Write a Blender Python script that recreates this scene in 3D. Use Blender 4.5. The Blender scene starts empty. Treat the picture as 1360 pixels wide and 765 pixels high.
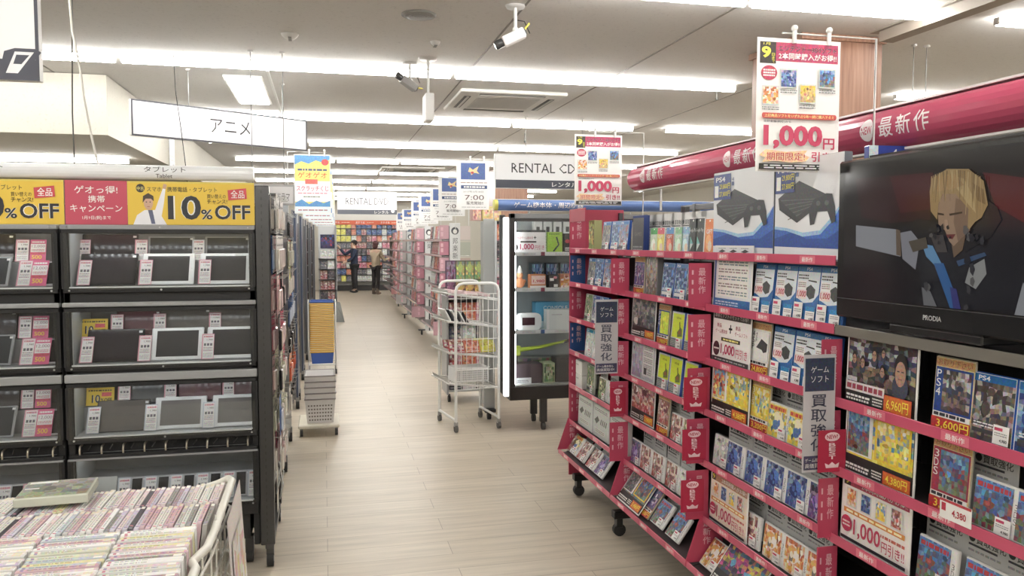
import bpy, math, random
from mathutils import Vector, Matrix
scene = bpy.context.scene
COL = scene.collection
PI = math.pi
# ---------------------------------------------------------------- camera model (the frame is 1360x765)
YAW = math.radians(13.3); PITCH = math.radians(3.35); FOC = 1058.0; EYE = 1.6
def ray(u, v):
    x = (u-680)/FOC; y = -(v-382.5)/FOC
    R = (math.cos(YAW), -math.sin(YAW), 0); Fh = (math.sin(YAW), math.cos(YAW), 0)
    cp, sp = math.cos(PITCH), math.sin(PITCH)
    D = (Fh[0]*cp, Fh[1]*cp, -sp); U = (Fh[0]*sp, Fh[1]*sp, cp)
    return [R[i]*x+U[i]*y+D[i] for i in range(3)]
def onx(u, v, X):
    r = ray(u, v); t = X/r[0]; return (r[1]*t, EYE+r[2]*t)
def ony(u, v, Y):
    r = ray(u, v); t = Y/r[1]; return (r[0]*t, EYE+r[2]*t)
def yof(u, X): return onx(u, 382, X)[0]
def xof(u, Y): return ony(u, 382, Y)[0]
cam_d = bpy.data.cameras.new('camera'); cam = bpy.data.objects.new('camera', cam_d); COL.objects.link(cam)
cam_d.sensor_width = 36; cam_d.lens = 36*FOC/1360; cam_d.clip_start = .05; cam_d.clip_end = 200
cam.location = (0, 0, EYE); cam.rotation_euler = (PI/2-PITCH, 0, -YAW)
scene.camera = cam
# ---------------------------------------------------------------- materials
def lin(c):
    r = []; g = .3*c[0]+.59*c[1]+.11*c[2]
    for k in c[:3]:
        k = (12+.945*(g+.84*(k-g)))/255.0; r.append(k/12.92 if k <= .04045 else ((k+.055)/1.055)**2.4)
    return tuple(r)
MATS = {}
def nodes(name):
    m = bpy.data.materials.new(name); m.use_nodes = True
    n = m.node_tree.nodes; l = m.node_tree.links
    return m, n, l, n['Principled BSDF']
def mat(key):
    if key in MATS: return MATS[key]
    m, n, l, b = nodes(key)
    at = n.new('ShaderNodeAttribute'); at.attribute_name = 'Col'
    if key in ('paint', 'gloss', 'metal', 'print', 'cloth', 'rubber', 'satin'):
        rough = dict(paint=.55, gloss=.16, metal=.32, print=.42, cloth=.9, rubber=.7, satin=.3)[key]
        b.inputs['Roughness'].default_value = rough
        src = at.outputs['Color']
        if key == 'metal': b.inputs['Metallic'].default_value = .75
        if key == 'print':      # fine ink variation of printed matter
            nz = n.new('ShaderNodeTexNoise'); nz.inputs['Scale'].default_value = 130; nz.inputs['Detail'].default_value = 3
            tc = n.new('ShaderNodeTexCoord'); l.new(tc.outputs['Object'], nz.inputs['Vector'])
            mx = n.new('ShaderNodeMix'); mx.data_type = 'RGBA'; mx.blend_type = 'OVERLAY'
            mx.inputs[0].default_value = .8
            l.new(src, mx.inputs[6]); l.new(nz.outputs['Color'], mx.inputs[7]); src = mx.outputs[2]
        if key == 'cloth':
            nz = n.new('ShaderNodeTexNoise'); nz.inputs['Scale'].default_value = 60
            bp = n.new('ShaderNodeBump'); bp.inputs['Strength'].default_value = .3
            l.new(nz.outputs['Fac'], bp.inputs['Height']); l.new(bp.outputs['Normal'], b.inputs['Normal'])
        l.new(src, b.inputs['Base Color'])
    elif key == 'tube':
        b.inputs['Base Color'].default_value = (1, 1, 1, 1)
        b.inputs['Emission Color'].default_value = (1, .985, .95, 1); b.inputs['Emission Strength'].default_value = LAMP
    elif key == 'screen':
        b.inputs['Base Color'].default_value = (.01, .01, .012, 1); b.inputs['Roughness'].default_value = .12
        l.new(at.outputs['Color'], b.inputs['Emission Color']); b.inputs['Emission Strength'].default_value = .3
    elif key == 'lightbox':
        l.new(at.outputs['Color'], b.inputs['Base Color']); l.new(at.outputs['Color'], b.inputs['Emission Color'])
        b.inputs['Emission Strength'].default_value = .6; b.inputs['Roughness'].default_value = .3
    elif key == 'led':
        b.inputs['Emission Color'].default_value = (.95, .98, 1, 1); b.inputs['Emission Strength'].default_value = 14
    elif key == 'glass':
        tr = n.new('ShaderNodeBsdfTransparent'); tr.inputs['Color'].default_value = (.97, .98, .98, 1)
        gl = n.new('ShaderNodeBsdfGlossy'); gl.inputs['Roughness'].default_value = .03
        fr = n.new('ShaderNodeFresnel'); fr.inputs['IOR'].default_value = 1.45
        ms = n.new('ShaderNodeMixShader'); l.new(fr.outputs[0], ms.inputs[0]); l.new(tr.outputs[0], ms.inputs[1]); l.new(gl.outputs[0], ms.inputs[2])
        l.new(ms.outputs[0], n['Material Output'].inputs['Surface'])
    elif key == 'wood':
        tc = n.new('ShaderNodeTexCoord'); mp = n.new('ShaderNodeMapping'); mp.inputs['Scale'].default_value = (24, 24, 1.2)
        nz = n.new('ShaderNodeTexNoise'); nz.inputs['Scale'].default_value = 2.0; nz.inputs['Detail'].default_value = 6
        rp = n.new('ShaderNodeValToRGB'); rp.color_ramp.elements[0].position = .3; rp.color_ramp.elements[1].position = .7
        rp.color_ramp.elements[0].color = (*lin((128, 82, 60)), 1); rp.color_ramp.elements[1].color = (*lin((166, 118, 90)), 1)
        l.new(tc.outputs['Object'], mp.inputs[0]); l.new(mp.outputs[0], nz.inputs['Vector']); l.new(nz.outputs['Fac'], rp.inputs[0]); l.new(rp.outputs[0], b.inputs['Base Color'])
        b.inputs['Roughness'].default_value = .4
    elif key == 'floorwood':
        tc = n.new('ShaderNodeTexCoord'); br = n.new('ShaderNodeTexBrick')
        br.inputs['Scale'].default_value = 1; br.inputs['Brick Width'].default_value = 1.25; br.inputs['Row Height'].default_value = .18
        br.inputs['Mortar Size'].default_value = .0022; br.inputs['Mortar Smooth'].default_value = .6
        br.inputs['Color1'].default_value = (*lin((214, 200, 177)), 1); br.inputs['Color2'].default_value = (*lin((207, 192, 168)), 1)
        br.inputs['Mortar'].default_value = (*lin((158, 143, 123)), 1)
        mp = n.new('ShaderNodeMapping'); mp.inputs['Scale'].default_value = (.9, 13, 1)
        nz = n.new('ShaderNodeTexNoise'); nz.inputs['Scale'].default_value = 1.8; nz.inputs['Detail'].default_value = 7; nz.inputs['Roughness'].default_value = .6
        rp = n.new('ShaderNodeValToRGB'); rp.color_ramp.elements[0].position = .32; rp.color_ramp.elements[1].position = .68
        rp.color_ramp.elements[0].color = (.72, .72, .72, 1); rp.color_ramp.elements[1].color = (1, 1, 1, 1)
        mx = n.new('ShaderNodeMix'); mx.data_type = 'RGBA'; mx.blend_type = 'MULTIPLY'; mx.inputs[0].default_value = .8
        l.new(tc.outputs['Object'], br.inputs['Vector']); l.new(tc.outputs['Object'], mp.inputs[0]); l.new(mp.outputs[0], nz.inputs['Vector'])
        l.new(nz.outputs['Fac'], rp.inputs[0]); l.new(br.outputs['Color'], mx.inputs[6]); l.new(rp.outputs[0], mx.inputs[7]); l.new(mx.outputs[2], b.inputs['Base Color'])
        b.inputs['Roughness'].default_value = .38
    elif key in ('ceiling', 'wall'):
        c = (214, 211, 207) if key == 'ceiling' else (208, 203, 189)
        tc = n.new('ShaderNodeTexCoord'); nz = n.new('ShaderNodeTexNoise'); nz.inputs['Scale'].default_value = 55; nz.inputs['Detail'].default_value = 4
        rp = n.new('ShaderNodeValToRGB'); rp.color_ramp.elements[0].position = .28; rp.color_ramp.elements[1].position = .42
        rp.color_ramp.elements[0].color = (*[k*.86 for k in lin(c)], 1); rp.color_ramp.elements[1].color = (*lin(c), 1)
        l.new(tc.outputs['Object'], nz.inputs['Vector']); l.new(nz.outputs['Fac'], rp.inputs[0]); l.new(rp.outputs[0], b.inputs['Base Color'])
        b.inputs['Roughness'].default_value = .85
    MATS[key] = m; return m
LAMP = 19.0; EXPO = 0.72
# ---------------------------------------------------------------- text outlines, cached
GL = {}
def glyphs(s, bold):
    k = (s, bold)
    if k not in GL:
        cu = bpy.data.curves.new('t', 'FONT'); cu.body = s; cjk = any(ord(c) > 0x3000 for c in s); cu.resolution_u = 1 if len(s) > 8 else 2 if cjk else 3; cu.offset = {0: 0, 1: .008 if cjk else .02, 3: .018 if cjk else .042}[bold]; cu.fill_mode = 'FRONT'
        ob = bpy.data.objects.new('t', cu); me = bpy.data.meshes.new_from_object(ob)
        vs = [tuple(v.co[:2]) for v in me.vertices]; fs = [tuple(p.vertices) for p in me.polygons]
        bpy.data.objects.remove(ob); bpy.data.curves.remove(cu); bpy.data.meshes.remove(me)
        if vs:
            x0 = min(v[0] for v in vs); x1 = max(v[0] for v in vs); y0 = min(v[1] for v in vs); y1 = max(v[1] for v in vs)
            vs = [((x-x0)/max(x1-x0, 1e-6), (y-y0)/max(y1-y0, 1e-6)) for x, y in vs]
        GL[k] = (vs, fs)
    return GL[k]
# ---------------------------------------------------------------- mesh builder
class MB:
    def __init__(s): s.V = []; s.F = []; s.C = []; s.M = []; s.T = None; s.sm = []
    def add(s, vs, fs, col, m='paint', smooth=False):
        o = len(s.V)
        for v in vs:
            s.V.append(tuple(s.T @ Vector(v)) if s.T else tuple(v))
        for f in fs: s.F.append(tuple(i+o for i in f)); s.C.append(col); s.M.append(m); s.sm.append(smooth)
        return s
    def box(s, x0, x1, y0, y1, z0, z1, col, m='paint', b=0):
        if b <= 0:
            v = [(x0, y0, z0), (x1, y0, z0), (x1, y1, z0), (x0, y1, z0), (x0, y0, z1), (x1, y0, z1), (x1, y1, z1), (x0, y1, z1)]
            return s.add(v, [(3, 2, 1, 0), (4, 5, 6, 7), (0, 1, 5, 4), (1, 2, 6, 5), (2, 3, 7, 6), (3, 0, 4, 7)], col, m)
        b = min(b, (x1-x0)*.45, (y1-y0)*.45, (z1-z0)*.45)
        lo = (x0, y0, z0); hi = (x1, y1, z1); v = []; idx = {}
        for sx in (0, 1):
            for sy in (0, 1):
                for sz in (0, 1):
                    sg = (sx, sy, sz)
                    for ax in range(3):
                        p = []
                        for k in range(3):
                            e = hi[k] if sg[k] else lo[k]
                            if k != ax: e += -b if sg[k] else b
                            p.append(e)
                        idx[(sg, ax)] = len(v); v.append(tuple(p))
        f = []
        def ordf(q):
            c = [sum(v[i][k] for i in q)/len(q) for k in range(3)]
            cc = [(lo[k]+hi[k])/2 for k in range(3)]
            a = Vector(v[q[1]])-Vector(v[q[0]]); d = Vector(v[q[2]])-Vector(v[q[0]])
            nn = a.cross(d)
            return q if nn.dot(Vector(c)-Vector(cc)) > 0 else q[::-1]
        for ax in range(3):
            o1, o2 = [k for k in range(3) if k != ax]
            for sd in (0, 1):
                q = []
                for a_, b_ in ((0, 0), (1, 0), (1, 1), (0, 1)):
                    sg = [0, 0, 0]; sg[ax] = sd; sg[o1] = a_; sg[o2] = b_; q.append(idx[(tuple(sg), ax)])
                f.append(ordf(tuple(q)))
            for a_, b_ in ((0, 0), (0, 1), (1, 0), (1, 1)):
                g0 = [0, 0, 0]; g1 = [0, 0, 0]; g0[ax] = 0; g1[ax] = 1
                for g in (g0, g1): g[o1] = a_; g[o2] = b_
                g0 = tuple(g0); g1 = tuple(g1)
                f.append(ordf((idx[(g0, o1)], idx[(g1, o1)], idx[(g1, o2)], idx[(g0, o2)])))
        for sx in (0, 1):
            for sy in (0, 1):
                for sz in (0, 1):
                    g = (sx, sy, sz); f.append(ordf((idx[(g, 0)], idx[(g, 1)], idx[(g, 2)])))
        return s.add(v, f, col, m)
    def tube(s, pts, r, col, m='metal', n=8, r1=None):
        P = [Vector(p) for p in pts]; k = len(P); vs = []; fs = []
        for i, p in enumerate(P):
            d = (P[min(i+1, k-1)]-P[max(i-1, 0)]).normalized()
            a = d.orthogonal().normalized() if i == 0 else (a - d*a.dot(d)).normalized()
            b = d.cross(a); rr = r if r1 is None else r+(r1-r)*i/max(k-1, 1)
            for j in range(n):
                t = 2*PI*j/n; q = p+a*math.cos(t)*rr+b*math.sin(t)*rr; vs.append(tuple(q))
        for i in range(k-1):
            for j in range(n):
                fs.append((i*n+j, i*n+(j+1) % n, (i+1)*n+(j+1) % n, (i+1)*n+j))
        s.add(vs, fs, col, m, True)
        s.add(vs, [tuple(range(n))[::-1], tuple(range((k-1)*n, k*n))], col, m); return s
    def lathe(s, prof, c, col, m='paint', n=16, axis='z'):
        vs = []; fs = []
        for r, h in prof:
            for j in range(n):
                t = 2*PI*j/n; p = (r*math.cos(t), r*math.sin(t), h)
                if axis == 'y': p = (p[0], p[2], p[1])
                if axis == 'x': p = (p[2], p[0], p[1])
                vs.append((p[0]+c[0], p[1]+c[1], p[2]+c[2]))
        for i in range(len(prof)-1):
            for j in range(n): fs.append((i*n+j, i*n+(j+1) % n, (i+1)*n+(j+1) % n, (i+1)*n+j))
        return s.add(vs, fs, col, m, True)
    def ball(s, c, r, col, m='paint', n=12, k=7, sq=(1, 1, 1)):
        vs = []; fs = []
        for i in range(k+1):
            ph = PI*i/k
            for j in range(n):
                t = 2*PI*j/n
                vs.append((c[0]+r*sq[0]*math.sin(ph)*math.cos(t), c[1]+r*sq[1]*math.sin(ph)*math.sin(t), c[2]+r*sq[2]*math.cos(ph)))
        for i in range(k):
            for j in range(n): fs.append((i*n+j, (i+1)*n+j, (i+1)*n+(j+1) % n, i*n+(j+1) % n))
        return s.add(vs, fs, col, m, True)
    def mesh(s, name):
        me = bpy.data.meshes.new(name); me.from_pydata(s.V, [], s.F)
        ms = sorted(set(s.M))
        for k in ms: me.materials.append(mat(k))
        me.polygons.foreach_set('material_index', [ms.index(k) for k in s.M])
        me.polygons.foreach_set('use_smooth', s.sm)
        at = me.color_attributes.new('Col', 'FLOAT_COLOR', 'CORNER'); buf = []
        for f, c in zip(s.F, s.C):
            q = (*lin(c), 1.0); buf.extend(q*len(f))
        at.data.foreach_set('color', buf); me.update(); return me
    def build(s, name, parent=None, loc=(0, 0, 0), rot=(0, 0, 0)):
        return link(name, s.mesh(name), parent, loc, rot)
def link(name, me, parent=None, loc=(0, 0, 0), rot=(0, 0, 0)):
    o = bpy.data.objects.new(name, me); COL.objects.link(o); o.location = loc; o.rotation_euler = rot
    if parent: o.parent = parent
    return o
def tag(o, label, cat, group=None, kind=None):
    o['label'] = label; o['category'] = cat
    if group: o['group'] = group
    if kind: o['kind'] = kind
    return o
def thing(name, label, cat, loc=(0, 0, 0), rz=0, group=None):
    return tag(link(name, None, None, loc, (0, 0, rz)), label, cat, group)
def struct(mb, name, parent=None):
    o = mb.build(name, parent); o['kind'] = 'structure'; return o
# ---------------------------------------------------------------- printing on a flat face: (0,0) lower left .. (1,1) upper right
class Pr:
    def __init__(s, mb, o, r, u, w, h, m='print', eps=.00016):
        s.mb = mb; s.o = Vector(o); s.r = Vector(r).normalized(); s.u = Vector(u).normalized(); s.n = s.r.cross(s.u)
        s.w = w; s.h = h; s.k = 1; s.m = m; s.eps = eps
    def pt(s, x, y, k=None): return s.o+s.r*(x*s.w)+s.u*(y*s.h)+s.n*(s.eps*(k or s.k))
    def poly(s, pts, col, m=None): s.k += 1; s.mb.add([s.pt(*p) for p in pts], [tuple(range(len(pts)))], col, m or s.m)
    def rect(s, x0, y0, x1, y1, col, m=None): s.poly([(x0, y0), (x1, y0), (x1, y1), (x0, y1)], col, m)
    def ell(s, cx, cy, rx, ry, col, n=14, m=None): s.poly([(cx+rx*math.cos(2*PI*i/n), cy+ry*math.sin(2*PI*i/n)) for i in range(n)], col, m)
    def text(s, t, x0, y0, x1, y1, col, bold=1, edge=None, m='paint'):
        if edge: s.text(t, x0, y0, x1, y1, edge, 3)
        vs, fs = glyphs(t, bold); s.k += 1
        s.mb.add([s.pt(x0+(x1-x0)*a, y0+(y1-y0)*b) for a, b in vs], fs, col, m)
    def vtext(s, t, x0, y0, x1, y1, col, bold=1, gap=.12):
        n = len(t); st = (y1-y0)/n
        for i, ch in enumerate(t): s.text(ch, x0, y1-(i+1)*st+st*gap/2, x1, y1-i*st-st*gap/2, col, bold)
    def lines(s, x0, y0, x1, y1, n, col, rnd=None, fill=.5):      # rows of copy too small to read
        rnd = rnd or random.Random(int(x0*99+y1*77)+n); st = (y1-y0)/n
        vs = []; fs = []
        s.k += 1
        for i in range(n):
            x = x0; y = y1-(i+.5+fill/2)*st
            while x < x1-.01:
                w = min(rnd.uniform(.04, .2)*(x1-x0), x1-x); o = len(vs)
                vs += [s.pt(x, y), s.pt(x+w, y), s.pt(x+w, y+st*fill), s.pt(x, y+st*fill)]; fs.append((o, o+1, o+2, o+3)); x += w+.03*(x1-x0)
        s.mb.add(vs, fs, col, s.m)
    def art(s, x0, y0, x1, y1, pal, seed, nx=6, ny=7, blobs=5):     # a picture of loose colour patches
        nx = int(nx*1.6); ny = int(ny*1.6)
        rnd = random.Random(seed); s.k += 1; g = []
        for j in range(ny+1):
            for i in range(nx+1):
                jx = 0 if i in (0, nx) else rnd.uniform(-.32, .32); jy = 0 if j in (0, ny) else rnd.uniform(-.32, .32)
                g.append(s.pt(x0+(x1-x0)*(i+jx)/nx, y0+(y1-y0)*(j+jy)/ny))
        for j in range(ny):
            for i in range(nx):
                c = pal[int(min(len(pal)-1, max(0, (j/ny)*len(pal)+rnd.uniform(-1.2, 1.2))))]; d_ = rnd.choice(pal); q_ = rnd.choice((.15, .3, .5)); c = tuple(int(a_*(1-q_)+b_*q_) for a_, b_ in zip(c, d_)); c = tuple(min(255, max(0, k+rnd.randint(-14, 14))) for k in c)
                a = j*(nx+1)+i; s.mb.add([g[a], g[a+1], g[a+nx+2], g[a+nx+1]], [(0, 1, 2, 3)], c, s.m)
        for b in range(blobs):
            rx = rnd.uniform(.05, .15)*(x1-x0); ry = rnd.uniform(.05, .17)*(y1-y0)
            cx = rnd.uniform(x0+rx, x1-rx); cy = rnd.uniform(y0+ry, y1-ry); n = rnd.randint(5, 9); ph = rnd.uniform(0, 6)
            c = rnd.choice(pal); k = rnd.choice((.6, .8, 1.2, 1.3)); c = tuple(min(255, int(q*k)) for q in c)
            s.poly([(cx+rx*math.cos(ph+2*PI*i/n)*rnd.uniform(.6, 1), cy+ry*math.sin(ph+2*PI*i/n)*rnd.uniform(.6, 1)) for i in range(n)], c)
def front(mb, w, h, y=0, z=0, x=0, m='print', eps=.00016): return Pr(mb, (x-w/2, y, z), (1, 0, 0), (0, 0, 1), w, h, m, eps)
ORD = ['', 'first', 'second', 'third', 'fourth', 'fifth', 'sixth', 'seventh', 'eighth', 'ninth', 'tenth', 'eleventh', 'twelfth', 'thirteenth', 'fourteenth', 'fifteenth', 'sixteenth', 'seventeenth', 'eighteenth', 'nineteenth', 'twentieth']
TENS = {20: 'twenty', 30: 'thirty', 40: 'forty', 50: 'fifty'}
def nth(i):
    if i <= 20: return ORD[i]
    t = i//10*10
    return {30: 'thirtieth', 40: 'fortieth', 50: 'fiftieth'}[t] if i == t else TENS[t]+'-'+ORD[i-t]
WHITE = (236, 236, 232); RED = (205, 45, 80); INK = (40, 40, 46); BLACK = (24, 24, 26)
def bend(mb, planes, fn):            # cut lettering along z planes, then wrap it round a curve
    import bmesh
    me = bpy.data.meshes.new('b'); me.from_pydata(mb.V, [], mb.F); bm = bmesh.new(); bm.from_mesh(me); ly = bm.faces.layers.int.new('i')
    for i, f in enumerate(bm.faces): f[ly] = i
    for z in planes: bmesh.ops.bisect_plane(bm, geom=bm.verts[:]+bm.edges[:]+bm.faces[:], plane_co=(0, 0, z), plane_no=(0, 0, 1))
    bm.verts.index_update(); o = MB(); o.V = [fn(*v.co) for v in bm.verts]
    for f in bm.faces: o.F.append(tuple(v.index for v in f.verts)); o.C.append(mb.C[f[ly]]); o.M.append(mb.M[f[ly]]); o.sm.append(False)
    bm.free(); bpy.data.meshes.remove(me); return o
KIND = {}; KMB = {}; QUEUE = []
def proto(kind, name, cat, mb, kids=()):
    KMB[kind] = mb; KIND[kind] = (name, cat, mb.mesh(name), [(n, k.mesh(n), lb) for n, k, lb in kids])
def spawn(kind, loc, rot, label, group=None, scale=None, now=False):
    name, cat, me, kids = KIND[kind]
    if name == 'video_case' and not now: QUEUE.append((kind, loc, rot, label, group, scale)); return
    o = link(name, me, None, loc, rot); tag(o, label, cat, group)
    if scale: o.scale = scale
    for n, k, lb in kids:
        c = link(n, k, o)
        if lb: c['label'] = lb
    return o
# ================================================================ THE ROOM
CZ = 2.9
def slab(name, x0, x1, y0, y1, z0, z1, m, col=(255, 255, 255)):
    mb = MB(); mb.box(x0, x1, y0, y1, z0, z1, col, m); return struct(mb, name)
slab('floor', -6, 9, -4, 27, -.1, 0, 'floorwood')
slab('ceiling', -6, 9, -4, 27, CZ, CZ+.1, 'ceiling')
slab('wall_back', -6, 9, 27, 27.15, 0, CZ, 'wall')
slab('wall_front', -6, 9, -4.15, -4, 0, CZ, 'wall')
slab('wall_left', -6.15, -6, -4, 27, 0, CZ, 'wall')
slab('wall_right', 9, 9.15, -4, 27, 0, CZ, 'wall')
mb = MB(); mb.box(-6, -1.63, 6.85, 27, 2.43, 2.895, (225, 220, 205), 'wall'); struct(mb, 'wall_soffit')
mb = MB()
for X in (-2.0, 1.1, 2.25, 3.55, 5.9): mb.box(X-.006, X+.006, -4, 27, CZ-.004, CZ, (120, 114, 106))
struct(mb, 'trim_1')
mb = MB(); mb.box(3.36, 3.46, -4, 4.35, CZ-.07, CZ, (150, 138, 124), 'paint'); mb.box(3.33, 3.49, -4, 4.4, CZ-.008, CZ, (150, 142, 130)); struct(mb, 'trim_2')
mb = MB(); mb.box(2.93, 3.5, 4.5, 5.1, 0, CZ-.001, (170, 120, 90), 'wood'); mb.box(2.91, 3.52, 4.48, 5.12, CZ-.04, CZ-.002, (150, 104, 80), 'wood')
o = mb.build('pillar'); tag(o, 'square wood-veneered pillar behind the large hanging price poster', 'pillar', kind='structure')
mb = MB(); mb.box(3.0, 3.6, 14, 14.6, 0, CZ-.001, (170, 120, 90), 'wood')
o = mb.build('pillar'); tag(o, 'distant wood-veneered pillar behind the hanging release posters', 'pillar', kind='structure')
# ---- ceiling strip lights
def strip_light(x0, x1, y, label, z=CZ, along='x'):
    t = thing('strip_light', label, 'ceiling light', ((x0+x1)/2, y, z-.001), 0 if along == 'x' else PI/2, 'fluorescent strip lights on the ceiling')
    L = (x1-x0)/2; mb = MB(); w = .04; q = .03
    v = [(-L, -w, 0), (L, -w, 0), (L, w, 0), (-L, w, 0), (-L+q, -w*.7, -.012), (L-q, -w*.7, -.012), (L-q, w*.7, -.012), (-L+q, w*.7, -.012)]
    mb.add(v, [(0, 1, 2, 3), (0, 4, 5, 1), (1, 5, 6, 2), (2, 6, 7, 3), (3, 7, 4, 0), (4, 7, 6, 5)], (236, 236, 232), 'paint'); mb.build('housing', t)
    mb = MB(); mb.tube([(-L+.015, 0, -.035), (L-.015, 0, -.035)], .026, WHITE, 'tube', 10)
    mb.build('lamp_tube', t)
    for s in (-1, 1): mb = MB(); mb.box(s*(L-.009)-.006, s*(L-.009)+.006, -.02, .02, -.055, -.012, (230, 230, 228), 'paint', .003); mb.build('lamp_holder', t)
rows = {-3.0: [(-3.6, -1.2), (-1.1, 1.3), (1.5, 3.2), (4.2, 6.6)], -.7: [(-3.6, -1.2), (-1.1, 1.3), (1.5, 3.2), (4.2, 6.6)], 1.6: [(-3.6, -1.2), (-1.1, 1.3), (1.4, 3.2), (4.2, 6.6)],
        3.9: [(-3.6, -1.25), (1.0, 2.2), (2.22, 3.37), (3.78, 6.1)],
        6.1: [(-3.8, -1.38), (-1.36, .97), (.99, 3.35), (4.88, 5.3), (5.32, 7.7)],
        8.52: [(-1.55, -.42), (-.4, 2.0), (2.02, 3.42), (3.8, 6.2)],
        10.75: [(-1.4, -.2), (-.17, 2.33), (2.35, 5.0), (5.4, 7.8)],
        12.95: [(-1.3, .2), (.22, 1.2), (1.22, 3.4), (3.9, 6.3)]}
for k, Y in enumerate((15.1, 17.3, 19.6, 21.9, 24.2)): rows[Y] = [(-1.35, 1.0), (1.03, 3.4), (3.45, 5.8)]
rn = ['far behind the viewer', 'behind the viewer', 'behind the viewer above the aisle', 'nearest at the top right', 'in the second row', 'in the third row', 'in the fourth row', 'in the fifth row', 'in the sixth row', 'in the seventh row', 'in the eighth row', 'in the ninth row', 'in the farthest row']
for i, Y in enumerate(sorted(rows)):
    for j, (a, b) in enumerate(rows[Y]):
        strip_light(a, b, Y, 'white ceiling strip light %s, %s from the left' % (rn[i], nth(j+1)))
for y in (2.2, 8.0): strip_light(-3.4 if y < 4 else -3.3, -2.2 if y < 4 else -1.85, y+.6, 'white strip light on the %s' % ('lower ceiling under the beige soffit' if y > 4 else 'ceiling above the left display cabinets'), 2.43 if y > 4 else CZ)
t = thing('panel_light', 'wide bright ceiling light panel behind the white hanging anime sign', 'ceiling light', (-.6, 7.25, CZ-.001))
MB().box(-.15, .15, -.62, .62, -.02, 0, (236, 236, 232), 'paint', .004).build('housing', t); MB().box(-.125, .125, -.59, .59, -.026, -.0205, WHITE, 'tube').build('lit_panel', t)
tag(MB().box(-.4, -.385, 6.3, 8.4, CZ-.03, CZ-.001, (226, 226, 222)).build('cable_duct'), 'thin white cable duct on the ceiling beside the bright light panel', 'cable duct')
# ---- small ceiling things
mb = MB(); mb.lathe([(0, -.012), (.09, -.012), (.1, -.006), (.1, 0)], (0, 0, 0), (120, 117, 112), 'paint', 28)
for r in (.03, .055, .08): mb.lathe([(r, -.0135), (r+.004, -.0135)], (0, 0, 0), (150, 147, 140), 'paint', 28)
tag(mb.build('ceiling_speaker', None, (.55, 4.65, CZ-.001)), 'round grey speaker grille flush in the ceiling, near the security camera', 'speaker')
for (u, v, lb) in ((385, 45, 'round smoke detector on the ceiling left of the round speaker grille'), (578, 55, 'small round sensor on the ceiling just beyond the speaker grille')):
    r = ray(u, v); t = (CZ-EYE)/r[2]; mb = MB(); s = 1 if u == 385 else .6
    mb.lathe([(0, -.03), (.03*s, -.03), (.05*s, -.012), (.055*s, 0)], (0, 0, 0), (200, 197, 190), 'paint', 18); mb.box(-.01, .01, -.05*s, .05*s, -.032, -.028, (120, 118, 112))
    tag(mb.build('smoke_detector', None, (r[0]*t, r[1]*t, CZ-.001)), lb, 'smoke detector')
def sec_camera(x, y, drop, rz, tilt, lb, col):
    t = thing('security_camera', lb, 'camera', (x, y, CZ-.001), rz)
    mb = MB(); mb.lathe([(0, -.012), (.05, -.012), (.056, 0)], (0, 0, 0), (190, 188, 184), 'paint', 20); mb.tube([(0, 0, -.01), (0, 0, -drop)], .009, WHITE, 'paint'); mb.ball((0, 0, -drop), .017, WHITE)
    mb.tube([(.012, 0, -drop*.6), (.05, 0, -drop*.65), (.08, 0, -drop-.02)], .003, BLACK, 'rubber', 5)
    mb.build('mount', t)
    mb = MB(); mb.box(-.075, .055, -.028, .028, -.03, .026, col, 'paint', .006)
    mb.box(.055, .062, -.02, .02, -.02, .016, (60, 60, 60)); body = mb.build('camera_body', t, (0, 0, -drop-.035), (0, tilt, 0))
    mb = MB(); mb.lathe([(.024, -.075), (.026, -.115), (.02, -.125), (0, -.122)], (0, 0, 0), (60, 60, 62), 'gloss', 14, 'x'); c = mb.build('lens', body); c['label'] = 'dark lens hood'
    mb = MB(); mb.tube([(.06, 0, .01), (.1, 0, .03)], .006, (220, 205, 60), 'paint', 6); mb.build('plug', body)['label'] = 'yellow plug'
sec_camera(1.05, 4.36, .13, -.2, -.45, 'white security camera with dark lens hanging from ceiling beside speaker grille', (240, 240, 238))
t = thing('emergency_sign', 'small white box hanging on a pole from the ceiling below the second light row', 'sign', (.74, 5.72, CZ-.001))
mb = MB(); mb.lathe([(0, -.014), (.06, -.014), (.065, 0)], (0, 0, 0), (200, 197, 190), 'paint', 20); mb.tube([(0, 0, 0), (0, 0, -.27)], .009, (225, 224, 220), 'paint'); mb.build('pole', t)
mb = MB(); mb.box(-.03, .03, -.09, .09, -.45, -.26, (240, 240, 238), 'paint', .005); Pr(mb, (-.03, .09, -.45), (0, -1, 0), (0, 0, 1), .18, .19).rect(.45, .3, .55, .6, (90, 90, 90)); mb.build('box', t)
sec_camera(.63, 5.9, .12, .35, .5, 'grey security camera behind the white hanging box under the ceiling', (150, 148, 145))
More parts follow.
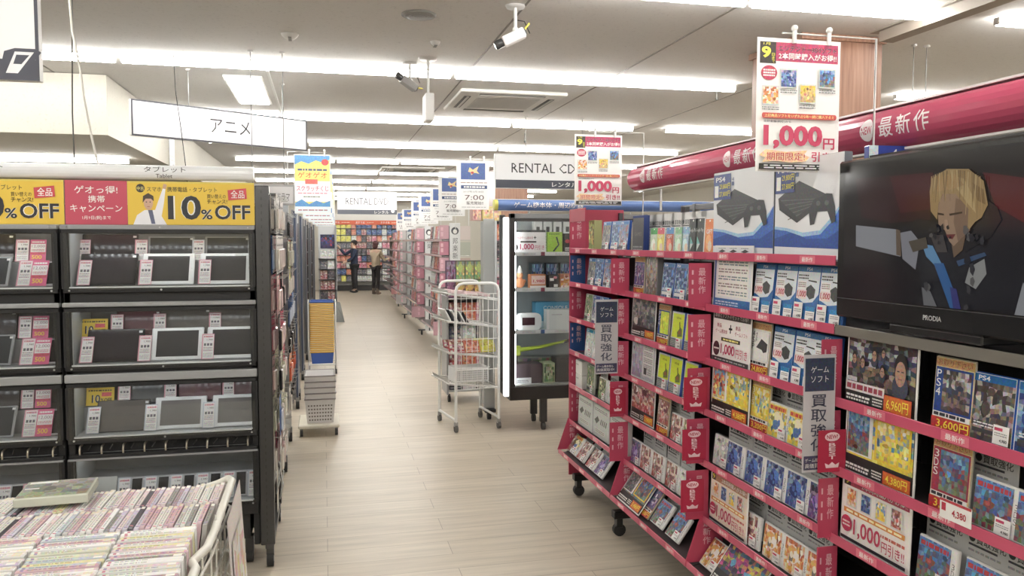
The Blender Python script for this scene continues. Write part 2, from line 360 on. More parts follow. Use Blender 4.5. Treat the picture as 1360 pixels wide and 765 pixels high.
def cassette(x0, x1, y0, y1, lb):
    t = thing('air_conditioner', lb, 'air conditioner', ((x0+x1)/2, (y0+y1)/2, CZ-.001)); a = (x1-x0)/2; b = (y1-y0)/2
    mb = MB(); mb.box(-a, a, -b, b, -.03, 0, (222, 220, 214), 'paint', .008); mb.build('panel', t)
    mb = MB(); mb.box(-a*.6, a*.6, -b*.55, b*.55, -.036, -.03, (205, 203, 198), 'paint', .003)
    for i in range(12): mb.box(-a*.58, a*.58, -b*.5+i*b/12, -b*.49+i*b/12, -.038, -.036, (150, 148, 144))
    mb.build('grille', t)
    for sx, sy in ((0, 1), (0, -1), (1, 0), (-1, 0)):
        mb = MB()
        if sy: mb.box(-a*.62, a*.62, sy*b*.8-.03, sy*b*.8+.03, -.034, -.03, (70, 68, 66)); mb.box(-a*.6, a*.6, sy*b*.8-.004, sy*b*.8+.016, -.038, -.034, (190, 188, 182))
        else: mb.box(sx*a*.8-.03, sx*a*.8+.03, -b*.6, b*.6, -.034, -.03, (70, 68, 66)); mb.box(sx*a*.8-.004, sx*a*.8+.016, -b*.58, b*.58, -.038, -.034, (190, 188, 182))
        mb.build('air_slot', t)
cassette(1.15, 2.1, 6.75, 7.75, 'white four-way ceiling air conditioner between the second and third light rows')
cassette(1.0, 2.1, 14.0, 14.9, 'distant ceiling air conditioner above the release posters')
# ---- hanging category signs
def hang_wires(t, xs, z0, z1, y=0):
    for x in xs:
        mb = MB(); mb.tube([(x, y, z0), (x, y, z1)], .0028, (120, 120, 118), 'metal', 5); mb.lathe([(0, z1-.012), (.02, z1-.01), (.02, z1)], (x, y, 0), (210, 208, 204), 'paint', 10); mb.build('hanging_wire', t)
def sign_box(lb, P0, P1, z0, z1, draw, rim=(70, 70, 80), wires=(.3, .85), m='print'):
    d = Vector((P1[0]-P0[0], P1[1]-P0[1], 0)); w = d.length; rz = math.atan2(d.y, d.x)
    t = thing('hanging_sign', lb, 'sign', (P0[0], P0[1], z0), rz); h = z1-z0
    mb = MB(); mb.box(0, w, 0, .04, 0, h, (232, 232, 230), 'paint', .002); f = Pr(mb, (0, 0, 0), (1, 0, 0), (0, 0, 1), w, h, 'paint'); f.rect(0, 0, 1, 1, rim); e = .012; f.rect(e/w, e/h, 1-e/w, 1-e/h, (243, 243, 245)); draw(f); mb.build('sign_panel', t)
    hang_wires(t, [w*k for k in wires], h, CZ-z0-.001, .02); return t
a0 = ony(175, 181, 6.25); a1 = ony(408, 197, 7.02)
sign_box('white hanging sign with black frame reading anime in Japanese, above the tablet cabinets', (a0[0], 6.25), (a1[0], 7.02), 2.362, 2.622, lambda f: f.text('アニメ', .41, .3, .64, .72, INK, 0))
c0 = ony(657, 250, 8.1)
def cdraw(f): f.rect(.01, .01, .99, .25, (62, 66, 80)); f.text('RENTAL CD', .16, .46, .78, .74, INK, 0); f.text('レンタル', .55, .06, .8, .2, WHITE, 1)
sign_box('white hanging RENTAL CD sign with dark lower band, beyond the showcase', (c0[0], 8.1), (c0[0]+1.12, 8.1), 2.15, 2.505, cdraw, (225, 225, 225))
def ddraw(f): f.rect(0, 0, 1, .2, (78, 82, 92)); f.text('RENTAL DVD', .14, .42, .86, .72, (70, 70, 76), 0); f.text('レンタル', .62, .03, .86, .17, WHITE, 1); f.ell(.93, .15, .03, .08, WHITE)
sign_box('white hanging RENTAL DVD sign above the far end of the aisle', (.31, 18), (1.61, 18), 2.2, 2.7, ddraw, (225, 225, 225), (.05, .95))
p0 = ony(53, 107, 3.3)
def tdraw(f):
    f.rect(0, 0, 1, .135, (66, 68, 82)); f.rect(0, .135, .985, .985, (243, 243, 246))
    for q, s in (((.93, .045, .965, .185, .02)), 1), (((.85, .05, .9, .235, -.03)), 1), (((.74, .05, .79, .235, -.03)), 1):
        a, b, c, d, sk = q
        f.poly([(a-.015, b-.012), (c-.0, b-.012), (c+sk+.02, d), (c+sk+.01, d+.022), (a+sk-.0, d+.022), (a+sk-.022, d)], (66, 68, 82))
        f.poly([(a, b), (c-.01, b), (c+sk+.005, d), (a+sk, d)], (243, 243, 246)); f.poly([(a+sk*.5+.006, b+.06), (c+sk*.5-.012, b+.06), (c+sk*.85-.002, d-.02), (a+sk*.85+.006, d-.02)], (66, 68, 82))
sign_box('white hanging sign with dark band and phone pictograms, top left corner', (-2.6, 3.3), (p0[0], 3.3), 2.19, 2.75, tdraw, (66, 68, 82), (.3, .6))
v0 = ony(342, 281, 5.75); v1 = ony(392, 281, 5.75)
sign_box('white sign reading overseas TV drama in Japanese, above the accessory shelf', (v0[0]-.1, 5.75), (v1[0]+.0, 5.75), 1.85, 1.99, lambda f: f.text('海外TVドラマ', .38, .2, .9, .62, INK, 0), (190, 190, 192), (.2, .8))
# small paper notices on the soffit wall
mb = MB(); mb.box(0, .003, 0, .3, 0, .42, (236, 238, 242), 'paint'); f = Pr(mb, (.003, 0, 0), (0, 1, 0), (0, 0, 1), .3, .42); f.rect(0, .6, 1, 1, (70, 110, 180)); f.art(.1, .65, .9, .95, [(120, 160, 220), (60, 90, 170)], 3); f.lines(.1, .1, .9, .5, 4, (150, 150, 150))
tag(mb.build('wall_poster', None, (-1.625, 9.4, 2.0+.35)), 'blue and white paper notice on the beige soffit wall above the tablet sign', 'poster')
# ---- cables
def cable(lb, pts, r, col):
    o = MB().tube(pts, r, col, 'rubber', 6).build('cable'); tag(o, lb, 'cable')
def cab_pts(px, Y): return [(ony(u, v, Y)[0], Y+.01*math.sin(i), ony(u, v, Y)[1]) for i, (u, v) in enumerate(px)]
cable('white cable sagging from the ceiling down to the tablet cabinet header', cab_pts([(88, -100), (90, -20), (95, 40), (106, 90), (112, 130), (121, 175), (127, 205), (133, 228)], 4.15), .006, (235, 232, 222))
cable('thin black cable beside the white one, ceiling to tablet cabinet header', cab_pts([(94, -100), (95, 0), (95, 60), (96, 150), (100, 228)], 4.2), .0035, (70, 68, 64))
cable('thin dark suspension cord crossing in front of the anime sign', [(ony(231, 92, 6.06)[0], 6.06, CZ-.001)]+cab_pts([(233, 120), (240, 170), (247, 226), (249, 245)], 6.05), .003, (60, 60, 60))
for (u, v, L, lb) in ((952, 126, .07, 'small grey hook on the ceiling left of the large price poster'), (697, 183, .1, 'small metal hook on the ceiling above the RENTAL CD sign')):
    r = ray(u, v-6); t = (CZ-EYE)/r[2]; tag(MB().tube([(0, 0, 0), (0, 0, -L)], .008, (110, 108, 104)).ball((0, 0, -L), .013, (90, 88, 84)).build('ceiling_hook', None, (r[0]*t, r[1]*t, CZ-.001)), lb, 'hook')
# ================================================================ GAME GOLDS: printed kinds
G_BLUE = [(20, 50, 120), (60, 110, 180), (150, 180, 215), (40, 60, 110), (90, 120, 160)]
G_GREY = [(70, 72, 80), (120, 118, 120), (170, 165, 160), (60, 70, 85), (140, 130, 120)]
G_LIME = [(214, 230, 40), (205, 226, 60), (222, 235, 70)]
G_ORNG = [(240, 225, 200), (235, 160, 70), (225, 120, 50), (245, 235, 225), (190, 90, 50)]
G_RED = [(180, 60, 60), (220, 200, 190), (120, 60, 70), (230, 220, 210), (150, 90, 80)]
G_SKY = [(110, 130, 90), (150, 60, 60), (60, 90, 140), (70, 130, 200), (130, 180, 230)]
G_GRN = [(90, 130, 70), (190, 200, 160), (60, 90, 60), (200, 190, 150), (110, 120, 90)]
G_PPL = [(90, 60, 130), (200, 190, 210), (60, 50, 90), (150, 110, 160), (70, 120, 150)]
G_YLW = [(240, 210, 50), (245, 230, 120), (90, 150, 210), (230, 190, 40), (250, 245, 220)]
G_DARK = [(40, 40, 48), (90, 80, 90), (60, 50, 60), (150, 140, 140), (30, 30, 36)]
G_SKIN = [(70, 60, 60), (150, 120, 100), (50, 60, 90), (190, 190, 195), (60, 50, 50)]
G_WHT = [(225, 225, 222), (200, 205, 205), (235, 235, 230), (180, 190, 180)]
def stickermesh(w, h, pink=True):
    mb = MB(); mb.box(-w/2, w/2, -.0006, 0, 0, h, (244, 243, 240)); f = front(mb, w, h, -.0006)
    if pink: f.rect(.08, .72, .6, .88, (220, 60, 100))
    f.lines(.1, .42, .9, .64, 2, (150, 150, 150)); f.text('4,980', .45, .12, .92, .3, INK, 1); return mb
STK = None
def case_ps(kind, pal, seed, title='PS4', band=(0, 100, 185), shell=(30, 80, 180), full=False):
    w, h, t = .134, .17, .014; mb = MB(); mb.box(-w/2, w/2, 0, t, 0, h, shell, 'gloss', .003)
    f = front(mb, w, h); f.rect(.02, .015, .96, .985, (205, 215, 225)); f.art(.04, .03, .95, .87, pal, seed, 7, 8, 8); f.rect(.04, .87, .95, .975, band)
    f.text(title, .14, .885, .4, .955, WHITE, 1)
    r = random.Random(seed); f.rect(.1, .1+.05*r.random(), .6, .2, (225, 225, 225) if r.random() < .5 else (60, 60, 70)); f.lines(.12, .22, .7, .3, 2, (230, 230, 230))
    st = stickermesh(.045, .045); st.V = [(x+.036, y-.006, z+.008) for x, y, z in st.V]
    proto(kind, 'game_case', 'game case', mb, [('price_sticker', st, None)])
def case_set(kind):
    w, h, t = .134, .19, .016; mb = MB(); mb.box(-w/2, w/2, 0, t, 0, h, (40, 90, 170), 'gloss', .003); f = front(mb, w, h)
    f.rect(.04, .03, .96, .97, (222, 232, 240)); f.rect(.04, .88, .96, .97, (40, 110, 180)); f.text('PS4', .4, .9, .62, .955, WHITE, 0)
    f.poly([(.04, .03), (.96, .03), (.96, .5), (.75, .36), (.4, .33), (.04, .42)], (40, 110, 190))
    f.poly([(.42, .5), (.62, .4), (.8, .44), (.82, .58), (.62, .66), (.45, .6)], (62, 66, 66)); f.poly([(.5, .72), (.85, .7), (.85, .725), (.5, .74)], (40, 40, 40))
    f.lines(.08, .74, .5, .84, 2, (70, 70, 70)); f.rect(.08, .56, .45, .72, (240, 240, 240)); f.lines(.1, .6, .42, .7, 3, (150, 120, 120)); f.rect(.07, .4, .48, .56, (240, 215, 215)); f.text('1,000', .09, .42, .46, .54, (200, 40, 60), 1)
    a = stickermesh(.05, .058); a.V = [(x-.035, y-.006, z+.006) for x, y, z in a.V]; b = stickermesh(.05, .05, False); Pr(b, (-.025, -.0006, 0), (1, 0, 0), (0, 0, 1), .05, .05).rect(0, .72, 1, 1, (30, 140, 210)); b.V = [(x+.034, y-.006, z+.002) for x, y, z in b.V]
    proto(kind, 'game_case', 'game case', mb, [('price_sticker', a, 'left sticker with pink mark'), ('price_sticker', b, 'right sticker with blue top')])
def case_lime(kind):
    w, h, t = .134, .17, .014; mb = MB(); mb.box(-w/2, w/2, 0, t, 0, h, (60, 90, 190), 'gloss', .003); f = front(mb, w, h)
    f.rect(.02, .01, .96, .985, (190, 200, 205)); f.rect(.1, .3, .94, .94, (214, 232, 30)); f.text('VIVA', .35, .8, .72, .86, (70, 80, 30), 0)
    f.poly([(.55, .32), (.9, .36), (.85, .55), (.72, .6), (.66, .74), (.6, .72), (.66, .55), (.5, .45)], (95, 120, 40)); f.poly([(.6, .4), (.8, .42), (.76, .5), (.6, .5)], (150, 80, 50))
    f.rect(.03, .03, .5, .27, (110, 115, 115)); f.lines(.06, .06, .46, .24, 4, (180, 180, 180))
    st = stickermesh(.045, .045); st.V = [(x+.03, y-.006, z+.006) for x, y, z in st.V]; proto(kind, 'game_case', 'game case', mb, [('price_sticker', st, None)])
def case_ds(kind, pal, seed, swirl=None, top=None):
    w, h, t = .137, .125, .013; mb = MB(); mb.box(-w/2, w/2, 0, t, 0, h, (238, 238, 236), 'gloss', .003); f = front(mb, w, h)
    f.rect(.84, .04, .985, .96, (232, 232, 232)); f.vtext('3DS', .88, .3, .95, .7, (120, 120, 120), 0); f.art(.03, .04, .84, .96, pal, seed, 7, 6, 7)
    if swirl:
        rr_ = random.Random(seed)
        for i, rr in enumerate((.26, .2, .16, .12, .09, .07, .05)):
            cx = .43+rr_.uniform(-.1, .1); cy = .54+rr_.uniform(-.14, .14); f.poly([(cx+rr*rr_.uniform(.6, 1.05)*math.cos(2*PI*q/11), cy+rr*1.1*rr_.uniform(.6, 1.1)*math.sin(2*PI*q/11)) for q in range(11)], swirl[i % len(swirl)])
    if top: f.rect(.05, .78, .82, .93, top[0]); f.lines(.08, .8, .8, .91, 1, top[1], None, .9)
    st = stickermesh(.045, .04); st.V = [(x+.03, y-.006, z+.004) for x, y, z in st.V]; proto(kind, 'game_case', 'game case', mb, [('price_sticker', st, None)])
def ticket(kind, pal, seed, price, edge=(20, 60, 150), side='PS4', console=False):
    w, h = .128, .19; mb = MB(); mb.box(-w/2, w/2, 0, .008, 0, h, (196, 190, 170), 'paint', .002); f = front(mb, w, h)
    f.rect(0, .02, 1, .98, (226, 205, 150)); f.rect(.0, .86, 1, .97, (200, 150, 90)); f.text('お取り下さい', .06, .875, .94, .955, (150, 60, 30), 1, (250, 235, 180)); f.rect(.02, .24, .98, .85, edge)
    f.vtext(side, .05, .45, .17, .82, WHITE if sum(edge) < 500 else INK, 0); f.art(.22, .27, .94, .82, pal, seed, 6, 6, 5)
    if console: f.rect(.2, .27, .94, .82, (232, 232, 228)); f.poly([(.3, .5), (.55, .68), (.88, .6), (.86, .45), (.7, .42), (.6, .47)], (60, 60, 62)); f.vtext('4SP', .25, .6, .32, .8, INK, 0)
    f.rect(.02, .17, .98, .24, (240, 240, 236)); f.lines(.05, .18, .9, .235, 1, INK, None, .8); f.rect(0, 0, 1, .165, (200, 40, 40)); f.text(price, .14, .015, .97, .15, (250, 225, 40), 1)
    proto(kind, 'take_away_card', 'card', mb)
def kcard(kind, hh=.19, w=.14):
    mb = MB(); mb.box(-w/2, w/2, 0, .003, 0, hh, (226, 226, 224)); f = front(mb, w, hh); y = 1-.055/hh
    f.ell(.14, y+.011/hh, .075, .075*w/hh, (50, 50, 54)); f.text('買取強化', .24, y, .9, y+.022/hh, (60, 60, 64), 1); f.rect(.07, y-.05, .72, y-.02, (70, 70, 76)); f.lines(.07, y-.14, .8, y-.08, 1, (170, 170, 172)); f.lines(.08, .15, .9, y-.2, 5, (190, 190, 192), None, .35)
    proto(kind, 'buyback_card', 'card', mb)
def giftcard(kind, top, body, w=.085, h=.125, tri=False, text=None):
    mb = MB(); mb.box(-w/2, w/2, 0, .002, 0, h, (238, 238, 236)); f = front(mb, w, h); f.rect(.03, .02, .97, .98, body); f.rect(.03, .74, .97, .98, top); f.ell(.5, .93, .07, .03, WHITE)
    if tri: f.poly([(.25, .1), (.6, .3), (.25, .5)], (200, 215, 210)); f.poly([(.6, .3), (.25, .3), (.25, .5)], (110, 190, 190)); f.text(text, .08, .6, .92, .72, WHITE, 0)
    else: f.ell(.45, .35, .28, .22, tuple(min(255, k+50) for k in body)); f.ell(.6, .25, .2, .15, (240, 220, 190)); f.text('GIFT', .2, .58, .8, .7, WHITE, 1)
    proto(kind, 'gift_card', 'gift card', mb)
def pop_base(w=.297, h=.21):
    mb = MB(); mb.box(-w/2, w/2, 0, .003, 0, h, (238, 238, 234)); return mb, front(mb, w, h)
def pop_game(kind, pal, seed, price, pal2=None, faces=0):
    mb, f = pop_base(); f.rect(.02, .03, .98, .97, (40, 36, 38)); f.art(.03, .27, .97, .95, pal, seed, 10, 7, 8)
    if pal2: f.rect(.04, .3, .42, .9, (230, 230, 228)); f.art(.05, .32, .37, .88, pal2, seed+5, 6, 7, 6); f.rect(.46, .32, .95, .9, (240, 205, 40)); f.art(.49, .35, .92, .86, pal, seed+9, 7, 6, 8)
    if faces:
        for cx, cy, s in ((.12, .66, .5), (.25, .62, .5), (.42, .75, .55), (.55, .8, .4), (.55, .55, .5), (.8, .6, 1.25)):
            f.ell(cx, cy-.16*s, .085*s, .14*s, (60, 66, 86)); f.ell(cx, cy+.05*s, .068*s, .15*s, (36, 30, 30)); f.ell(cx, cy-.02*s, .056*s, .135*s, (176, 132, 108)); f.rect(cx-.035*s, cy+.0, cx-.01*s, cy+.015, (60, 40, 40)); f.rect(cx+.01*s, cy+.0, cx+.035*s, cy+.015, (60, 40, 40)); f.rect(cx-.02*s, cy-.08*s, cx+.02*s, cy-.07*s, (130, 70, 70))
        f.rect(.03, .2, .6, .33, (222, 212, 214)); f.lines(.05, .22, .58, .31, 1, (170, 60, 80), None, .8); f.rect(.04, .34, .2, .4, (200, 200, 205))
    f.rect(.03, .04, .6, .2, (34, 32, 34)); f.lines(.05, .06, .4, .16, 2, WHITE, None, .6); f.lines(.44, .06, .58, .18, 3, WHITE, None, .5); f.rect(.6, .04, .97, .26 if faces else .22, (220, 60, 40)); f.rect(.61, .05, .96, .25 if faces else .21, (225, 100, 30)); f.text(price, .64, .065, .93, .22 if faces else .19, (250, 230, 50), 1, (150, 60, 30))
    proto(kind, 'poster', 'poster', mb)
def pop_1000(kind, orange=False):
    mb, f = pop_base(); bg = (244, 240, 236) if not orange else (238, 222, 205); f.rect(.02, .03, .98, .97, bg); f.rect(.03, .82, .97, .95, (190, 60, 90) if not orange else (180, 120, 90)); f.rect(.03, .82, .13, .95, (50, 50, 40)); f.text('9', .05, .84, .11, .935, (240, 225, 60), 1)
    f.text('2本同時購入がお得!!', .3, .84, .95, .93, WHITE, 1)
    for i, p in enumerate((G_ORNG, G_BLUE, G_YLW, G_RED)): f.rect(.08+.22*i, .52, .24+.22*i, .79, (215, 215, 212)); f.art(.09+.22*i, .54, .22+.22*i, .78, p, 20+i, 4, 4, 3)
    f.rect(.06, .43, .94, .5, (225, 130, 50)); f.lines(.1, .445, .9, .485, 1, (250, 240, 190), None, .8); f.ell(.11, .27, .085, .12, (200, 40, 80)); f.lines(.05, .22, .17, .32, 2, WHITE)
    f.text('1,000', .22, .12, .62, .38, (200, 40, 80), 1, WHITE); f.text('円引き!!', .64, .12, .95, .28, (200, 40, 80), 1); f.lines(.62, .3, .95, .38, 1, (200, 90, 80)); f.rect(.03, .04, .97, .085, INK)
    proto(kind, 'poster', 'poster', mb)
def pop_set(kind, w=.297, h=.21):
    mb, f = pop_base(w, h); f.rect(.02, .03, .98, .97, (242, 240, 238)); f.rect(.02, .84, .98, .97, (40, 46, 46)); f.text('本体とソフトのセットでお得!!', .05, .865, .93, .95, WHITE, 0); f.text('新品', .12, .68, .24, .76, (190, 50, 90), 1); f.text('ゲーム機本体', .08, .57, .4, .65, (190, 50, 90), 0)
    f.text('+', .44, .6, .53, .76, INK, 1); f.text('新品', .62, .68, .74, .76, (190, 50, 90), 1); f.text('ゲームソフト', .6, .57, .92, .65, (190, 50, 90), 0)
    f.rect(.25, .43, .75, .5, (60, 60, 40)); f.lines(.3, .445, .7, .485, 1, (240, 230, 120), None, .8); f.ell(.13, .27, .09, .14, (60, 30, 40)); f.lines(.06, .24, .2, .3, 1, WHITE)
    f.text('1,000', .25, .16, .62, .38, (200, 40, 90), 1); f.text('円引き', .65, .17, .94, .34, (215, 90, 120), 1); f.rect(.02, .03, .98, .12, (60, 62, 60)); f.lines(.1, .05, .9, .1, 1, (180, 180, 180))
    proto(kind, 'poster', 'poster', mb)
def pop_table(kind):
    mb, f = pop_base(.297, .25); f.rect(.02, .03, .98, .97, (228, 232, 236)); f.rect(.02, .03, .98, .16, (40, 110, 190)); f.rect(.02, .16, .07, .84, (60, 100, 170)); f.rect(.02, .84, .98, .87, (70, 76, 90))
    for i in range(3): f.poly([(.1+.3*i, .9), (.2+.3*i, .94), (.3+.3*i, .91), (.2+.3*i, .885)], (50, 50, 54)); f.lines(.1+.3*i, .945, .3+.3*i, .965, 1, (120, 120, 120))
    f.rect(.12, .2, .93, .82, (240, 238, 232))
    for j in range(5): f.lines(.15, .22+.115*j, .9, .3+.115*j, 2, (150, 130, 130) if j % 2 else (120, 140, 150))
    f.lines(.1, .05, .7, .13, 2, (200, 225, 245)); proto(kind, 'poster', 'poster', mb)
def pop_pale(kind):
    mb, f = pop_base(); f.rect(.02, .03, .98, .97, (182, 186, 196)); f.art(.03, .05, .45, .95, [(150, 140, 170), (170, 190, 200), (190, 180, 200)], 4, 5, 6, 4); f.rect(.5, .12, .94, .9, (222, 222, 222))
    for i in range(4): f.lines(.54, .74-.15*i, .9, .86-.15*i, 3, (130, 130, 134))
    f.rect(.56, .16, .68, .32, (60, 60, 60)); f.lines(.72, .16, .9, .3, 3, (130, 130, 130)); proto(kind, 'poster', 'poster', mb)
case_ps('psA', G_BLUE, 1); case_ps('psB', G_GREY, 2); case_ps('psC', [(200, 210, 220), (150, 60, 60), (120, 140, 170), (90, 120, 170)], 3); case_ps('psD', G_BLUE, 4, 'PS4', (60, 120, 190)); case_ps('psE', G_DARK, 5, 'PS4', (30, 60, 150)); case_ps('psF', G_SKIN, 6)
case_ps('psW', G_WHT, 7, 'WII', (0, 150, 200), (235, 238, 240)); case_ps('psG', G_GRN, 8, 'GAME', (90, 130, 80), (200, 205, 190)); case_ps('psV', G_PPL, 9, 'VITA', (40, 60, 160))
case_set('set'); case_lime('lime')
case_ds('dsB', [(60, 90, 160), (110, 140, 190), (160, 180, 205), (40, 50, 120)], 11, ((70, 100, 190), (30, 45, 120), (80, 130, 220), (20, 30, 90)))
case_ds('dsO', G_ORNG, 12, ((245, 235, 220), (235, 170, 90), (250, 245, 240), (120, 110, 110)))
case_ds('dsR', G_RED, 13); case_ds('dsS', G_SKY, 14, None, ((70, 140, 210), (200, 50, 60))); case_ds('dsY', G_YLW, 15, ((250, 240, 200), (80, 120, 190)), ((240, 215, 60), (220, 60, 60))); case_ds('dsP', G_PPL, 16, ((150, 110, 200), (70, 50, 140), (180, 170, 220))); case_ds('dsW', G_WHT, 17); case_ds('dsG', G_GRN, 18)
ticket('tk6', G_SKIN, 21, '3,600円'); ticket('tk3', G_SKY, 22, '3,200円', (170, 40, 70), '3DS'); ticket('tkC', G_YLW, 23, '3,200円', (230, 195, 60), '3DS'); ticket('tkS', G_DARK, 24, '24,800円', (225, 225, 222), '4SP', True)
ticket('tkL', G_LIME, 25, '1,980円'); ticket('tkR', G_RED, 26, '1,500円', (150, 110, 100), '3DS'); ticket('tkT', G_PPL, 27, '1,980円', (140, 90, 80), '3DS'); ticket('tkV', G_PPL, 28, '1,980円', (60, 60, 150), 'PS4')
kcard('kc'); kcard('kcL', .16, .12)
giftcard('gG', (60, 170, 80), (200, 225, 190)); giftcard('gY', (230, 90, 110), (235, 215, 90)); giftcard('gR', (80, 150, 220), (205, 90, 60)); giftcard('gL', (130, 195, 140), (175, 215, 180)); giftcard('gB', (130, 180, 220), (170, 205, 230)); giftcard('gK', (50, 58, 58), (56, 62, 62), .085, .16, True, 'Google Play'); giftcard('gO', (235, 120, 50), (240, 130, 60), .085, .155)
pop_game('pY', G_SKIN, 31, '6,960円', None, 1); pop_game('p43', G_YLW, 32, '4,380円', G_SKY); pop_game('pC', G_YLW, 33, '4,380円', [(240, 220, 120), (220, 70, 50), (90, 160, 220)]); pop_game('pB3', G_GREY, 34, '3,980円'); pop_game('pB5', G_RED, 35, '2,980円'); pop_game('pB7', G_SKY, 36, '5,480円', G_GREY); pop_game('pC7', [(40, 40, 60), (200, 60, 140), (220, 200, 60), (60, 120, 160), (90, 60, 120)], 37, '6,480円')
pop_1000('p1k'); pop_1000('p1o', True); pop_set('pS'); pop_table('pT'); pop_pale('pP')
# white multi-packs, dark tall case, plain boxes
mb = MB(); mb.box(-.13, .13, 0, .03, 0, .19, (226, 230, 228), 'gloss', .003); f = front(mb, .26, .19); f.rect(.03, .03, .97, .97, (205, 212, 208)); f.lines(.1, .8, .9, .9, 2, (120, 120, 120)); f.poly([(.1, .5), (.3, .65), (.42, .55), (.24, .4)], (90, 96, 92))
for i in range(4): f.poly([(.48+.11*i, .45), (.54+.11*i, .62), (.58+.11*i, .6), (.53+.11*i, .42)], (90, 96, 92))
f.rect(.15, .14, .8, .28, (226, 228, 220)); f.lines(.18, .16, .76, .26, 2, (140, 150, 130)); proto('pack', 'boxed_set', 'box', mb)
mb = MB(); mb.box(-.075, .075, 0, .03, 0, .19, (40, 60, 130), 'gloss', .002); f = front(mb, .15, .19); f.rect(.03, .0, .97, .93, (54, 52, 56)); f.text('GAMES', .2, .45, .8, .55, (120, 110, 105), 0); f.lines(.1, .05, .9, .2, 2, (150, 150, 150)); proto('tall', 'game_box', 'box', mb)
mb = MB(); mb.box(-.06, .06, 0, .12, 0, .085, (226, 226, 222), 'paint', .003); f = front(mb, .12, .085); f.lines(.1, .6, .5, .8, 1, (170, 170, 170)); proto('wbox', 'white_box', 'box', mb)
mb = MB(); mb.box(-.05, .05, 0, .05, 0, .185, (150, 150, 90), 'paint', .002); f = front(mb, .1, .185); f.art(.05, .05, .95, .95, [(120, 150, 60), (210, 180, 90), (80, 60, 50), (190, 200, 120)], 44, 4, 8, 6); proto('colbox', 'toy_box', 'box', mb)
mb = MB(); mb.box(-.07, .07, 0, .03, 0, .2, (120, 120, 122), 'gloss', .003); f = front(mb, .14, .2); f.art(.04, .03, .96, .97, [(90, 70, 60), (130, 130, 132), (190, 150, 110), (150, 155, 160), (200, 200, 200)], 45, 7, 9, 9); proto('grey', 'game_box', 'box', mb)
DESC = dict(psA='blue game case with blue art', psB='blue-framed game case with grey art', psC='game case with pale figure art', psD='bright blue game case', psE='dark game case', psF='blue game case with portrait art', psW='white slim game case', psG='greenish game case', psV='purple-toned game case',
  set='blue console-set case with two stickers', lime='lime yellow game case', dsB='white handheld-game case, blue art', dsO='white handheld-game case, orange art', dsR='white handheld-game case, reddish art', dsS='white handheld-game case, scenery art', dsY='yellow handheld-game case', dsP='white handheld-game case, purple art', dsW='whitish handheld-game case', dsG='white handheld-game case, green art',
  tk6='take-away card priced 3,600 yen', tk3='take-away card priced 3,200 yen', tkC='yellow take-away card priced 3,200 yen', tkS='take-away card with console, 24,800 yen', tkL='take-away card with lime picture', tkR='take-away card priced 1,500 yen', tkT='take-away card priced 1,980 yen', tkV='take-away card, blue frame', kc='white buy-back card', kcL='small white buy-back card',
  gG='green gift card', gY='yellow and pink gift card', gR='red and blue gift card', gL='pale green gift card', gB='pale blue gift card', gK='black gift card with triangle', gO='orange gift card',
  pY='poster with row of faces, 6,960 yen', p43='yellow two-game poster, 4,380 yen', pC='yellow cartoonish poster', pB3='grey game poster', pB5='reddish game poster', pB7='game poster with sky art', pC7='dark colourful game poster', p1k='1,000 yen discount poster', p1o='orange-tinted 1,000 yen discount poster', pS='console-and-game set discount poster', pT='white table poster with blue foot', pP='pale grey information poster',
  pack='white multi-pack box', tall='tall black and blue game box', wbox='plain white box', colbox='small green toy box', grey='grey art game box')
# ---------------------------------------------------------------- the red gondola
GX = 1.52
BAY = dict(A=(4.83, 3.885), B=(3.88, 2.985), C=(2.98, 2.135), D=(2.13, 1.23))
LV = [1.54, 1.33, 1.11, .90, .685, .45, .27]
BN = dict(A='farthest red bay', B='red gift-card bay', C='red console-carton bay', D='red television bay')
LN = ['top shelf', 'second shelf', 'third shelf', 'fourth shelf', 'fifth shelf', 'sixth shelf', 'slanted bottom tray']
PINK = (212, 74, 106); DIV = (198, 56, 88)
def divider_mesh(h, w=.1, flip=False, col=DIV):
    mb = MB(); mb.box(-w, 0, 0, .004, 0, h, col, 'satin'); f = Pr(mb, (-w, 0, 0), (1, 0, 0), (0, 0, 1), w, h, 'paint')
    f.vtext('最新作', .42, .3, .74, .9, (228, 176, 188), 1); f.rect(.12, .3, .2, .42, (228, 176, 188)); f.rect(.12, .52, .2, .62, (228, 176, 188)); f.rect(.12, .74, .2, .84, (228, 176, 188)); return mb
